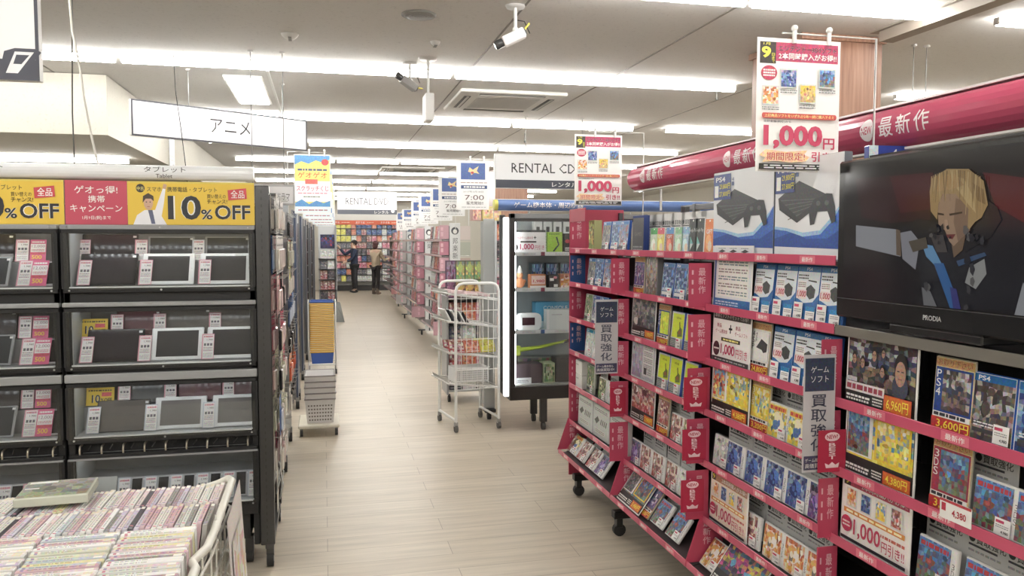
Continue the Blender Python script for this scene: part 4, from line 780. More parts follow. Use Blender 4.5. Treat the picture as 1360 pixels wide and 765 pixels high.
# item kinds
def tab_kind(k, w, h, body, scr, bez):
    mb = MB(); mb.box(-w/2, w/2, 0, .009, 0, h, body, 'gloss', .0035); f = front(mb, w, h, 0, 0, 0, 'gloss'); f.rect(bez/w*1.5, bez/h, 1-bez/w*1.5, 1-bez/h, scr, 'gloss'); f.ell(1-bez/w*.7, .5, .006, .01, (150, 150, 150), 10); f.rect(.9, .86, .96, .93, (230, 230, 230)); proto(k, 'tablet', 'tablet', mb)
tab_kind('tB', .25, .165, (30, 28, 32), (44, 38, 44), .01); tab_kind('tW', .235, .165, (236, 238, 240), (58, 56, 58), .016); tab_kind('tV', .235, .16, (228, 230, 232), (104, 100, 98), .018); tab_kind('tG', .235, .155, (70, 68, 68), (88, 82, 78), .004); tab_kind('tN', .215, .15, (150, 152, 156), (52, 54, 58), .008); tab_kind('tR', .2, .15, (80, 40, 50), (96, 44, 56), .006)
tab_kind('ph', .068, .125, (190, 190, 196), (24, 24, 30), .008)
def pcard(k, edge, w=.056, h=.13):
    mb = MB(); mb.box(-w/2, w/2, 0, .0015, 0, h, edge); f = front(mb, w, h); f.rect(.1, .02, .96, .96, (236, 234, 234)); f.lines(.15, .84, .9, .94, 1, (210, 120, 140), None, .7); f.text('1,980', .4, .72, .9, .8, (90, 60, 70), 0)
    for q in range(3): f.rect(.18+.25*q, .52, .36+.25*q, .62, (100, 100, 105))
    f.lines(.15, .3, .9, .48, 3, (170, 150, 155)); f.lines(.15, .08, .9, .25, 3, (185, 185, 190)); proto(k, 'price_card', 'price card', mb)
pcard('cP', (224, 150, 170)); pcard('cB', (190, 196, 210))
mb = MB(); mb.box(-.034, .034, 0, .0015, 0, .13, (232, 90, 140)); f = front(mb, .068, .13); f.lines(.1, .84, .9, .93, 1, WHITE, None, .7); f.rect(.04, .42, .96, .8, (240, 236, 236)); f.text('12,000', .1, .62, .92, .75, (160, 110, 130), 0); f.text('500', .12, .1, .75, .28, (245, 205, 60), 1); f.lines(.1, .46, .9, .56, 2, (215, 120, 140)); f.rect(.04, .31, .96, .4, (214, 70, 90)); proto('cK', 'price_card', 'price card', mb)
mb = MB(); mb.box(-.062, .062, 0, .0015, 0, .085, (236, 196, 40)); f = front(mb, .124, .085); f.text('10', .2, .15, .5, .6, INK, 1, WHITE); f.text('%OFF', .52, .15, .92, .4, INK, 1); f.rect(.55, .5, .9, .72, (214, 60, 70)); f.lines(.08, .75, .9, .92, 1, (90, 80, 30)); proto('cY', 'price_card', 'price card', mb)
mb = MB(); mb.box(-.075, .075, 0, .002, 0, .14, (190, 192, 190)); f = front(mb, .15, .14); f.text('Apple', .36, .45, .66, .55, (130, 130, 130), 0); proto('cS', 'grey_sheet', 'card', mb)
NM = dict(tB='black tablet', tW='white-framed tablet', tV='white tablet with pale screen', tG='dark grey tablet', tN='grey-framed tablet', tR='dark red tablet', ph='small smartphone', cP='pink-edged price card', cB='blue-edged price card', cK='pink 12,000 yen price card', cY='yellow 10% OFF card', cS='blank grey sheet')
LAY = [[('f', [(142, 'tB'), (222, 'tW'), (299, 'tW'), (110, 'cP'), (192, 'cP'), (271, 'cP')]), ('b', [(147, 'tB'), (228, 'tN'), (303, 'tN'), (112, 'cP'), (188, 'cP'), (264, 'cB')])],
       [('f', [(148, 'tB'), (232, 'tW'), (306, 'tW'), (110, 'cP'), (188, 'cP'), (273, 'cP')]), ('b', [(122, 'cY'), (182, 'tR'), (245, 'tG'), (306, 'tG'), (153, 'cP'), (210, 'cP'), (284, 'cP')])],
       [('f', [(156, 'tG'), (234, 'tV'), (311, 'tV'), (116, 'cB'), (194, 'cB'), (272, 'cB')]), ('b', [(128, 'cY'), (190, 'tN'), (262, 'tR'), (319, 'tR'), (160, 'cP'), (222, 'cP'), (300, 'cP')])],
       [('f', [(120, 'cS'), (154, 'cB'), (190, 'cB'), (225, 'cB'), (261, 'cB'), (297, 'cB'), (331, 'cB'), (172, 'ph'), (208, 'ph'), (243, 'ph'), (279, 'ph'), (314, 'ph')])]]
LAYL = [[('f', [(30, 'cP'), (50, 'cK'), (68, 'ph'), (-25, 'tN')]), ('b', [(30, 'cP'), (51, 'cK'), (-20, 'tB')])]]*3+[[('f', [(8, 'ph'), (24, 'cP'), (40, 'ph'), (58, 'cP'), (-10, 'cB')])]]
RN = ['top row', 'second row', 'third row', 'bottom row']
for side, lay in (('right', LAY), ('left', LAYL)):
    for k, tiers in enumerate(lay):
        for tier, items in tiers:
            y = CY+(.035 if tier == 'f' else .155); z = ROWS[k][0]+(.0075 if tier == 'f' else .1165); items = sorted(items); cnt = {}; tot = {}
            for u, kd in items: tot[kd] = tot.get(kd, 0)+1
            for u, kd in items:
                cnt[kd] = cnt.get(kd, 0)+1; which = '' if tot[kd] == 1 else (nth(cnt[kd])+' from left, ')
                card = kd[0] == 'c'; yy = y-(.02 if card else 0); ln = .5 if tier == 'f' else .25
                sc = None
                if tier == 'b' and kd != 'cY': sc = (1, 1, .8)
                spawn(kd, (xof(u, yy), yy, z+.005), (-ln, 0, 0), '%s, %s%s tier, %s, %s cabinet' % (NM[kd], which, 'front' if tier == 'f' else 'back', RN[k], side), '%ss in the %s of the %s tablet cabinet' % (NM[kd], RN[k], side), sc)
# header box and banners
t = thing('header_sign', 'white rounded header reading tablet in Japanese and English, above the yellow banners', 'sign', (-2.3, CY-.01, 1.885))
mb = MB(); W = 2.3-.318; n = 8; vs = []; fs = []
for i in range(n+1):
    a = -PI/2+PI*i/n
    for x in (0, W): vs.append((x, .02-.03*math.cos(a), .034+.034*math.sin(a)))
for i in range(n): fs.append((2*i, 2*i+1, 2*i+3, 2*i+2))
fs += [tuple(range(0, 2*n+2, 2)), tuple(range(1, 2*n+3, 2))[::-1], (0, 2*n, 2*n+1, 1)]
mb.add(vs, fs, (232, 234, 236), 'satin'); mb.build('rounded_panel', t)
for uc in (224, -18):
    xc = xof(uc, CY)+2.3; mb = MB(); f = Pr(mb, (xc-.1, -.0112, .0), (1, 0, 0), (0, 0, 1), .2, .068, 'paint'); f.text('タブレット', .05, .5, .95, .88, INK, 0); f.text('Tablet', .3, .12, .66, .38, INK, 0); mb.build('lettering', t)
def banner(x0, x1, col, lb, draw):
    w = x1-x0; h = .2; mb = MB(); mb.box(0, w, 0, .006, 0, h, col); f = Pr(mb, (0, 0, 0), (1, 0, 0), (0, 0, 1), w, h, 'paint'); draw(f); tag(mb.build('banner', None, (x0, CY-.012, 1.677)), lb, 'banner', 'campaign banners over the tablet cabinets')
def man(f, cx):
    f.poly([(cx-.12, 0), (cx-.09, .22), (cx-.03, .34), (cx+.05, .34), (cx+.07, .5), (cx+.115, .85), (cx+.135, .84), (cx+.12, .5), (cx+.1, .2), (cx+.14, 0)], (232, 232, 238)); f.poly([(cx+.11, .84), (cx+.14, .82), (cx+.145, .93), (cx+.12, .95)], (206, 160, 130))
    f.poly([(cx-.005, .34), (cx+.03, .34), (cx+.05, .02), (cx+.02, .02)], (90, 96, 130)); f.ell(cx, .5, .036, .16, (206, 162, 134), 16); f.poly([(cx-.045, .5), (cx-.04, .66), (cx, .73), (cx+.04, .66), (cx+.042, .54), (cx+.02, .6), (cx-.02, .6)], (60, 46, 38)); f.rect(cx-.02, .51, cx-.011, .535, (60, 50, 46)); f.rect(cx+.009, .51, cx+.018, .535, (60, 50, 46)); f.rect(cx-.01, .41, cx+.01, .425, (170, 90, 80))
def ydraw(f):
    f.rect(0, .96, 1, 1, (222, 196, 70)); f.ell(.1, .84, .034, .1, (56, 50, 40)); f.text('中古', .073, .79, .127, .88, (240, 225, 120), 1); f.text('スマホ・携帯電話・タブレット', .15, .76, .7, .88, (70, 62, 40), 1); man(f, .16)
    f.text('10', .31, .12, .57, .68, INK, 1, WHITE); f.text('%', .57, .13, .66, .36, INK, 1, WHITE); f.text('OFF', .68, .13, .965, .47, INK, 1, WHITE); f.text('買い替えの', .62, .62, .77, .72, (70, 62, 40), 0); f.text('チャンス!', .62, .49, .78, .6, (70, 62, 40), 1)
    f.poly([(.79, .58), (.94, .62), (.935, .87), (.785, .82)], (214, 60, 70)); f.text('全品', .81, .63, .92, .82, WHITE, 1)
def rdraw(f): f.text('ゲオっ得!', .15, .7, .85, .88, WHITE, 1); f.text('携帯', .37, .5, .64, .66, WHITE, 1); f.text('キャンペーン', .08, .28, .92, .45, WHITE, 1); f.text('1月9日(祝)まで', .27, .1, .73, .2, WHITE, 1)
b0, b1, b2 = xof(90, CY-.012), xof(172, CY-.012), xof(340, CY-.012)
banner(b1+.002, b2, (232, 190, 44), 'yellow 10% OFF banner with a cheering man, right of the red banner', ydraw)
banner(b0, b1, (206, 62, 86), 'red campaign banner with white Japanese lettering between the two yellow banners', rdraw)
banner(b0-.005-(b2-b1), b0-.005, (232, 190, 44), 'yellow 10% OFF banner at the left edge, left of the red banner', ydraw)
# grey perforated post, its shelf side and the hanging accessories
t = thing('shelf_end', 'grey slotted steel post and side frame on a caster, right of the tablet cabinet', 'shelf frame', (-.285, CY-.02, 0))
mb = MB(); mb.box(-.03, .035, 0, .04, .12, 1.865, (72, 72, 73), 'metal', .003); f = Pr(mb, (-.03, 0, .12), (1, 0, 0), (0, 0, 1), .065, 1.745, 'paint')
for i in range(52): f.rect(.42, .01+i*.019, .5, .018+i*.019, (40, 40, 40))
mb.build('front_post', t)
mb = MB(); mb.box(0, .035, .62, .66, .12, 1.865, (72, 72, 73), 'metal', .003); mb.build('rear_post', t)
mb = MB(); mb.box(.0, .006, .04, .62, .3, 1.83, (66, 66, 68), 'satin')
for i in range(10): mb.box(.006, .012, .04, .62, .42+.145*i, .425+.145*i, (130, 130, 130), 'metal')
mb.build('wire_panel', t)
mb = MB(); mb.box(-.01, .03, .0, .72, .1, .13, (90, 90, 90), 'metal', .003); mb.build('foot_beam', t)
for y in (.04, .68):
    mb = MB(); mb.tube([(-.006, y, .037), (.026, y, .037)], .036, (36, 36, 36), 'rubber', 16); mb.tube([(-.008, y, .037), (.028, y, .037)], .014, (170, 170, 170), 'metal', 10); mb.box(-.008, .028, y-.016, y+.016, .06, .105, (80, 80, 80), 'metal', .003); mb.build('caster', t)
def blister(k, back, prod, w=.1, h=.19):
    mb = MB(); mb.box(-w/2, w/2, 0, .002, 0, h, back); f = front(mb, w, h); f.rect(.06, .8, .94, .95, tuple(min(255, c+20) for c in back)); f.rect(.42, .9, .58, .93, (60, 60, 60)); f.lines(.1, .7, .9, .78, 1, (120, 110, 110)); mb.box(-w*.36, w*.36, -.014, -.001, h*.1, h*.64, prod, 'gloss', .006); f.lines(.1, .02, .9, .08, 1, (120, 120, 120)); proto(k, 'accessory_package', 'package', mb)
blister('bW', (226, 222, 216), (216, 208, 196)); blister('bP', (222, 176, 176), (214, 190, 184)); blister('bK', (60, 58, 58), (38, 38, 40)); blister('bB', (60, 110, 190), (200, 210, 225)); blister('bO', (224, 130, 80), (210, 90, 60)); blister('bC', (214, 210, 180), (190, 190, 170)); blister('bR', (196, 60, 90), (220, 190, 190))
rnd = random.Random(5); CN = dict(bW='white', bP='pale pink', bK='black', bB='blue', bO='orange', bC='cream', bR='red')
def hangs(X, Ys, Zs, depth, sel, where, grp):
    t = None
    for j, z in enumerate(Zs):
        for i, y in enumerate(Ys):
            for d in range(depth):
                k = sel(j, i); xx = X+.022+.03*d
                spawn(k, (xx, y+rnd.uniform(-.01, .01), z-.19), (0, 0, PI/2+rnd.uniform(-.12, .12)), '%s package, %s row down, %s from viewer, %s%s' % (CN[k], nth(j+1), nth(i+1), ('outer one, ', 'inner one, ')[1-d] if depth == 2 else '', where), grp)
            mb = MB(); mb.tube([(0, 0, 0), (.024+.03*depth, 0, 0), (.028+.03*depth, 0, .012)], .0022, (190, 190, 188), 'metal', 5)
            o = mb.build('display_hook', None, (X, y, z-.012)); tag(o, 'steel hook, %s row down, %s from viewer, %s' % (nth(j+1), nth(i+1), where), 'hook', 'display hooks '+where)
def selA(j, i): return ['bW', 'bW', 'bP', 'bP', 'bC', 'bC', 'bW', 'bP'][j % 8] if rnd.random() < .72 else rnd.choice(['bK', 'bB', 'bR', 'bP', 'bW'])
hangs(-.272, (4.11, 4.25, 4.4, 4.54), [1.83-.2*j for j in range(7)], 2, selA, 'beside the grey slotted post', 'packages hanging beside the slotted post')
mb = MB(); mb.box(0, .003, 0, .12, 0, .32, (226, 220, 206)); tag(mb.build('hanging_card', None, (-.262, 4.4, .14)), 'long blank cream card hanging low beside the grey slotted post', 'card')
for i in range(3): tag(MB().tube([(0, 0, 0), (.02, .03, -.06), (.005, .05, -.16), (-.0, 0.01, -.2), (.02, -.02, -.12), (0, 0, 0)], .003, (225, 228, 228), 'rubber', 5).build('coiled_cord', None, (-.262+.012*i, 4.1+.07*i, .56-.05*i)), 'white coiled cord hanging low beside the grey slotted post, %s from the viewer' % nth(i+1), 'cord', 'coiled cords')
# the perpendicular shelves behind, seen end-on
FAR = []
def end_shelf(k, Y, dep, xe, col, H=1.885, rows=8):
    wh = ['second', 'third', 'fourth', 'fifth', 'sixth', 'seventh'][k]
    t = thing('shelf_unit', '%s end-on shelf unit along the left side of the aisle, counted from the tablet cabinet' % wh, 'shelf', (xe, Y, 0), 0, 'end-on shelf units left of the aisle')
    mb = MB(); mb.box(-.02, 0, 0, dep, .12, H, col, 'satin', .003); mb.build('end_panel', t)
    mb = MB(); mb.box(-.04, -.0205, -.003, .03, .1, H+.012, (120, 120, 124), 'metal', .002); mb.build('post', t)
    mb = MB(); mb.box(-1.5, -.0205, dep/2-.01, dep/2+.01, .14, H-.03, (60, 60, 64)); mb.build('back_panel', t)
    for r in range(rows):
        z = .2+r*.205; mb = MB(); mb.box(-1.5, -.0415, .0, dep/2-.011, z, z+.012, (170, 172, 175), 'satin'); mb.build('shelf_board', t)
    for y in (.06, dep-.06):
        mb = MB(); mb.tube([(-.026, y, .042), (.006, y, .042)], .04, (34, 34, 34), 'rubber', 14); mb.box(-.028, .008, y-.02, y+.02, .07, .12, (150, 150, 150), 'metal', .003); mb.build('caster', t)
    for r in range(rows):
        for c in range(1):
            kk = rnd.choice(FARK); spawn(kk, (xe-.12-.15*c, Y+.04, .2+r*.205+.013), (-.08, 0, 0), '%s on the %s shelf up, %s end-on unit left of the aisle' % (FARN[kk], nth(r+1), wh), 'cases in the end-on shelf units', None)
FARK = ['fW', 'fR', 'fG', 'fB', 'fK', 'fP', 'fY', 'fO']; FARN = dict(fW='white case', fR='reddish case', fG='grey case', fB='blue case', fK='dark case', fP='pink case', fY='yellow case', fO='orange case')
for kk, pal, s in (('fW', G_WHT, 51), ('fR', G_RED, 52), ('fG', G_GREY, 53), ('fB', G_BLUE, 54), ('fK', G_DARK, 55), ('fP', [(220, 130, 150), (200, 80, 110), (235, 200, 205)], 56), ('fY', [(225, 215, 70), (235, 230, 110)], 57), ('fO', [(226, 120, 80), (235, 180, 150), (200, 90, 70)], 58)):
    mb = MB(); mb.box(-.067, .067, 0, .014, 0, .18, pal[0], 'paint', .002); f = front(mb, .134, .18); f.art(.04, .03, .96, .97, pal, s, 4, 5, 4); f.lines(.1, .06, .9, .14, 1, WHITE); proto(kk, 'video_case', 'case', mb)
end_shelf(0, 5.6, 1.0, -.27, (70, 74, 80)); hangs(-.262, (5.7, 5.9, 6.1, 6.3, 6.5), [1.8-.2*j for j in range(7)], 1, lambda j, i: ['bK', 'bC', 'bW', 'bB', 'bK', 'bO', 'bK'][j] if rnd.random() < .6 else rnd.choice(['bW', 'bP', 'bK']), 'on the second unit', 'packages hanging on the second shelf unit')
for k, (Y, xe) in enumerate(((7.75, -.25), (9.35, -.24), (10.95, -.225), (12.5, -.19), (14.0, -.15))): end_shelf(k+1, Y, .55, xe, (52, 66, 92) if k < 2 else (84, 88, 96))
# ================================================================ the bin of DVD cases
t = thing('wire_bin', 'white wire bin full of used DVD cases in the lower left corner', 'bin', (0, 0, 0))
CR = (226, 224, 212); bx0, bx1, by0, by1 = -1.25, -.305, 1.45, 2.80
mb = MB(); mb.tube([(bx0, by1, .765), (bx1-.12, by1, .765), (bx1-.05, by1, .785), (bx1-.015, by1-.02, .805), (bx1, by1-.06, .808), (bx1-.005, 2.5, .79), (bx1-.012, 2.4, .765), (bx1-.02, 2.3, .752), (bx1-.045, 2.2, .752)], .0125, CR, 'satin', 10); mb.build('upper_rail', t)
mb = MB(); mb.tube([(bx1-.045, 2.2, .752), (bx1-.03, 2.16, .75), (bx1-.03, 2.1, .748), (bx1-.032, by0+.05, .74), (bx1-.06, by0, .74), (bx0, by0, .74)], .0125, CR, 'satin', 10); mb.build('lower_rail', t)
for k in range(8):
    z = .16+.08*k; mb = MB(); mb.tube([(bx0, by1-.01, z), (bx1-.03, by1-.01, z), (bx1-.008, by1-.05, z), (bx1-.012, 2.3, z), (bx1-.03, 2.1, z), (bx1-.035, by0+.04, z), (bx1-.06, by0+.01, z), (bx0, by0+.01, z)], .004, CR, 'satin', 6); mb.build('wire_ring', t)
for k in range(12):
    y = by0+.08+.1*k; mb = MB(); x = bx1-.035+.022*min(1, max(0, (y-2.1)/.25)); mb.tube([(x, y, .75+.05*(y > 2.4)), (x-.002, y, .12), (x-.1, y, .1), (bx0, y, .1)], .0035, CR, 'satin', 6); mb.build('upright_wire', t)
for x, y in ((bx1-.08, by0+.1), (bx1-.08, by1-.1), (bx0+.1, by0+.1), (bx0+.1, by1-.1)):
    mb = MB(); mb.tube([(x-.012, y, .032), (x+.012, y, .032)], .03, (50, 50, 50), 'rubber', 12); mb.box(x-.014, x+.014, y-.015, y+.015, .05, .1, CR, 'metal', .002); mb.build('caster', t)
mb = MB(); mb.box(bx0, bx1-.06, by0+.04, by1-.06, .6, .606, (90, 88, 84)); mb.build('inner_floor', t)
mb = MB(); mb.add([(0, .0, .70), (0, .36, .72), (.035, .40, .0), (.03, 0, .0)], [(0, 3, 2, 1)], (232, 224, 220), 'print'); mb.add([(.0015, .0, .70), (.0015, .36, .72), (.0365, .40, .0), (.0315, 0, .0)], [(0, 1, 2, 3), ], (232, 224, 220), 'print')
f = Pr(mb, (.002, .02, .695), (.0, 1, 0), (.045, 0, -1), .34, .64, 'print')
f2 = Pr(mb, (.0335, .02, .06), (0, 1, 0), (-.045, 0, 1), .34, .62, 'print'); f2.art(.08, .08, .92, .9, [(226, 190, 190), (236, 226, 214), (214, 206, 140), (224, 170, 180), (232, 228, 226)], 61, 5, 8, 7)
tag(mb.build('sheet_skirt', None, (-.2865, 2.42, .08)), 'pale printed plastic sheet hanging down outside the white wire bin', 'sheet')
PALD = [(232, 228, 220), (226, 206, 206), (214, 170, 180), (240, 240, 238), (196, 190, 186), (150, 145, 140), (220, 222, 214), (206, 196, 214), (214, 216, 190), (70, 66, 74), (90, 130, 205), (180, 150, 160), (228, 220, 160), (190, 200, 208)]
PALN = ['cream', 'pale pink', 'pink', 'white', 'light grey', 'grey', 'off-white', 'pale lilac', 'pale green', 'dark', 'blue', 'dusty pink', 'pale yellow', 'pale blue']
for i, c in enumerate(PALD):       # spine up, length along x
    mb = MB(); mb.box(-.095, .095, -.0068, .0068, -.134, 0, tuple(int(q*.8+45) for q in c), 'gloss', .0018); f = Pr(mb, (-.095, -.0068, 0), (1, 0, 0), (0, 1, 0), .19, .0136)
    f.rect(.02, .08, .98, .92, c); r = random.Random(i)
    f.rect(.06, .2, .1, .8, (214, 130, 130) if i % 3 == 0 else (150, 150, 165)); f.lines(.14, .3, .5+.3*r.random(), .7, 1, tuple(int(q*.78) for q in c), r, .8); f.rect(.84, .15, .95, .85, (244, 240, 228) if i % 2 else (228, 214, 178)); proto('dv%d' % i, 'dvd_case', 'DVD case', mb)
def dvds(row, ys, x_or_y, along, grp, weights, lean):
    for i, q in enumerate(ys):
        c = rnd.choices(range(14), weights)[0]; yaw = rnd.uniform(-.004, .004)
        loc = (q, x_or_y+rnd.uniform(-.004, .004), .797+rnd.uniform(-.004, .004)) if along == 'y' else (x_or_y+rnd.uniform(-.004, .004), q, .797-.03*max(0, (2.3-q)/.6)+rnd.uniform(-.003, .003))
        spawn('dv%d' % c, loc, (lean if along != 'y' else 0, lean if along == 'y' else 0, yaw) if along != 'y' else (lean, 0, PI/2+yaw), '%s DVD case in the bin, %s, %s' % (PALN[c], row, (nth(i+1)+' from the right end') if along == 'y' else (nth(i+1)+' from the back')), grp)
wa = [6, 5, 5, 4, 4, 3, 4, 4, 2, 2, .6, 4, 2, 2]; wb = [4, 5, 4, 9, 3, 1.2, 5, 3, 1.5, .4, .6, 3, 1, 4]
dvds('back row', [-.335-.0152*i for i in range(43)], 2.665, 'y', 'DVD cases in the back row of the bin', wa, .12)
dvds('second row', [-.34-.0152*i for i in range(41)], 2.468, 'y', 'DVD cases in the second row of the bin', wa, .12)
for j, (xc, nm) in enumerate(((-.455, 'right stack'), (-.652, 'middle stack'), (-.849, 'left stack'))): dvds(nm, [2.355-.0152*i for i in range(36)], xc, 'x', 'DVD cases in the %s of the bin' % nm, wb, .12)
mb = MB(); mb.box(-.1, .1, -.08, .08, 0, .028, (196, 200, 180), 'gloss', .003); f = Pr(mb, (-.1, -.08, .028), (1, 0, 0), (0, 1, 0), .2, .16); f.art(.03, .05, .97, .95, [(150, 160, 110), (96, 98, 90), (120, 122, 116), (150, 150, 146)], 71, 5, 4, 4); f.rect(.06, .82, .45, .92, WHITE); f.rect(.05, .5, .25, .56, WHITE); tag(mb.build('boxed_game', None, (-.81, 2.68, .812), (.04, 0, .06)), 'grey-green boxed set lying flat across the back row of the bin', 'box')
# ================================================================ MIDDLE AND BACKGROUND
# ---- scratch lottery posters
def scratch():
    w, h = .3, .5; mb = MB(); mb.box(0, w, 0, .002, 0, h, (240, 240, 238)); f = Pr(mb, (0, 0, 0), (1, 0, 0), (0, 0, 1), w, h, 'print'); f.rect(.02, .02, .98, .98, (240, 225, 110)); f.rect(.02, .2, .98, .55, (246, 246, 246)); f.poly([(.02, .98), (.98, .98), (.98, .92), (.8, .86), (.6, .9), (.4, .84), (.2, .88), (.02, .82)], (90, 160, 225)); f.ell(.85, .87, .1, .055, (222, 80, 80)); f.lines(.1, .72, .9, .76, 1, (80, 90, 130), None, .8); f.text('ゲオゲオ', .1, .6, .9, .7, (224, 90, 60), 1)
    f.rect(.3, .5, .64, .58, (226, 100, 90)); f.text('スクラッチくじ', .06, .38, .94, .47, (214, 60, 110), 1); f.lines(.1, .33, .9, .36, 1, (230, 120, 150)); f.lines(.25, .27, .7, .3, 1, (90, 110, 90)); f.poly([(.02, .1), (.98, .1), (.98, .22), (.8, .18), (.6, .22), (.4, .16), (.2, .24), (.02, .18)], (80, 150, 215)); f.rect(.02, .02, .98, .12, (226, 238, 244)); f.lines(.1, .04, .9, .08, 1, (180, 120, 130)); return mb
proto('scratch', 'poster', 'poster', scratch())
for k, (Y, dx) in enumerate(((7.0, 0), (8.5, .03), (10.0, .06), (11.5, .09), (13.0, .12))):
    hung(-.233+dx, Y, 1.835, 'scratch', 'blue and yellow scratch-lottery hanging poster, %s' % ['nearest of the row', 'second nearest', 'third nearest', 'fourth nearest', 'farthest of the row'][k], 'poster', 'scratch-lottery posters', .05, -1, .05, .3, .5)
def seven(num, w=.28, h=.41):
    mb = MB(); mb.box(0, w, 0, .002, 0, h, (238, 238, 236)); f = Pr(mb, (0, 0, 0), (1, 0, 0), (0, 0, 1), w, h, 'print'); f.rect(.13, .62, .88, .96, (64, 92, 160)); f.poly([(.35, .78), (.4, .87), (.5, .82), (.68, .9), (.62, .8), (.7, .74), (.55, .76), (.45, .71), (.42, .77)], (226, 196, 130)); f.ell(.48, .76, .05, .025, (190, 60, 60))
    f.lines(.12, .54, .94, .57, 1, (150, 110, 100)); f.rect(.13, .43, .94, .5, (56, 76, 124)); f.lines(.22, .445, .86, .485, 1, WHITE, None, .8); f.text('2017年3月18日', .2, .35, .82, .39, (120, 120, 120), 0); f.text(num, .25, .2, .84, .3, (110, 90, 90), 0); f.text('販売開始!!', .3, .1, .82, .17, (90, 84, 84), 1); f.lines(.15, .04, .9, .06, 1, (150, 150, 150)); return mb
proto('seven', 'poster', 'poster', seven('7:00')); proto('four', 'poster', 'poster', seven('14:00'))
for k, (u, Y) in enumerate(((607, 6.7), (583, 8.3), (572, 10.0), (557, 11.6), (547, 13.2), (535, 16.5), (527, 18.5))):
    x = xof(u, Y); hung(x, Y, 1.89-.003*Y if k < 5 else 1.85, 'seven' if k < 5 else 'four', 'white hanging sale-start poster with %s, %s' % ('7:00' if k < 5 else '14:00', ['nearest and largest', 'second nearest', 'third nearest', 'fourth nearest', 'fifth nearest', 'nearer of the two', 'farther of the two'][k]), 'poster', 'hanging sale-start posters', .04, 1, .1, .28, .41)
# distant hanging sign behind the header tube
t = thing('hanging_sign', 'white discount sign hanging behind the pink-red header tube', 'sign', (3.72, 4.6, 2.3))
mb = MB(); mb.box(0, .297, 0, .003, 0, .21, WHITE); f = Pr(mb, (0, 0, 0), (1, 0, 0), (0, 0, 1), .297, .21); f.rect(.01, .01, .99, .99, (90, 90, 90)); f.rect(.03, .03, .97, .8, (232, 232, 230)); f.text('本体とソフトのセットでお得!!', .06, .84, .94, .94, WHITE, 0); f.text('新品ゲーム機本体', .1, .58, .92, .74, (200, 70, 90), 1); mb.build('printed_sheet', t); hang_wires(t, [.1, .2], .21, CZ-2.301)
# ---- showcase
SX0, SX1, SY = 1.5, 2.72, 6.42
t = thing('glass_showcase', 'black-framed glass showcase of game consoles beyond the red shelving', 'showcase', (SX0, SY, 0)); W = SX1-SX0; D = .42
mb = MB()
for x in (0, W-.045): mb.box(x, x+.045, 0, .045, .38, 1.83, (36, 34, 34), 'satin', .003)
mb.box(0, W, 0, .045, 1.79, 1.83, (120, 122, 124), 'satin', .003); mb.box(.045, W-.045, 0, .03, 1.765, 1.789, (36, 34, 34), 'satin', .002)
for x in (0, W-.045): mb.box(x, x+.045, D-.045, D, .38, 1.83, (60, 58, 58), 'satin', .003)
mb.build('frame', t)
mb = MB(); mb.box(-.002, W+.002, -.002, D, .27, .385, (34, 30, 28), 'satin', .004); mb.build('base_box', t)
mb = MB(); mb.box(.045, W-.045, .012, .018, .386, 1.764, (255,)*3, 'glass'); mb.build('glass_door', t)
mb = MB(); mb.box(.002, .008, .046, D-.046, .386, 1.788, (255,)*3, 'glass'); mb.build('side_glass', t)
mb = MB(); mb.box(.045, W-.045, D-.02, D-.012, .386, 1.79, (150, 158, 160), 'satin'); mb.build('back_panel', t)
mb = MB(); mb.box(-.048, -.003, .012, .06, .3, 1.80, (240, 242, 242), 'lightbox', .006); mb.build('corner_post', t)['label'] = 'white glowing corner strip'
for z in (1.5, 1.2, .845):
    mb = MB(); mb.box(.05, W-.05, .03, D-.022, z-.008, z, (205, 220, 218), 'satin'); sh = mb.build('glass_shelf', t)
    mb = MB(); mb.box(.046, W-.046, .02, .029, z-.02, z+.012, (226, 228, 228), 'gloss'); f = Pr(mb, (.046, .02, z-.02), (1, 0, 0), (0, 0, 1), W-.092, .032)
    for q in range(4): f.rect(.06+.25*q, .2, .16+.25*q, .8, (200, 202, 204)); f.rect(.2+.25*q, 0, .23+.25*q, 1, (150, 60, 80) if z > 1 else (70, 110, 180))
    mb.build('price_rail', sh)
for x in (.052, W-.06): mb = MB(); mb.box(x, x+.008, .046, .052, .4, 1.76, WHITE, 'led'); mb.build('led_strip', t)
mb = MB(); mb.box(.05, W-.05, .03, D-.022, .386, .39, (228, 228, 224), 'gloss'); mb.build('inner_floor', t)
for x, y in ((.3, .04), (.3, D-.06), (W-.3, .04), (W-.3, D-.06)):
    mb = MB(); mb.box(x-.03, x+.03, y-.02, y+.02, .07, .272, (36, 34, 34), 'satin', .003); lg = mb.build('leg', t); mb = MB(); mb.tube([(x-.015, y, .034), (x+.015, y, .034)], .032, (60, 58, 54), 'rubber', 12); mb.build('caster', lg)
t = thing('header_sign', 'blue rounded header reading game consoles and accessories over the glass showcase', 'sign', (1.37, SY-.02, 1.90))
mb = MB(); mb.tube([(.03, .05, 0), (2.0, .05, 0)], .045, (84, 118, 184), 'gloss', 18); mb.build('tube', t)
mb = MB(); mb.tube([(0, .05, 0), (.03, .05, 0)], .046, (214, 206, 80), 'gloss', 18); mb.build('end_cap', t)['label'] = 'yellow end cap'
mb = MB(); f = Pr(mb, (.16, .0, -.026), (1, 0, 0), (0, 0, 1), .6, .052, 'paint'); f.text('ゲーム機本体・周辺機器', 0, .05, 1, .95, WHITE, 1); mb = bend(mb, [-.03+.008*q for q in range(8)], lambda x, y, z: (x, .05-math.sqrt(.045**2-z*z)-.0012, z)); mb.build('lettering', t)
mb = MB()
for z in (.043, -.043): mb.box(.0, 2.0, .045, .055, z-.006, z+.006, (226, 228, 230), 'satin', .001)
mb.build('edge_strip', t)
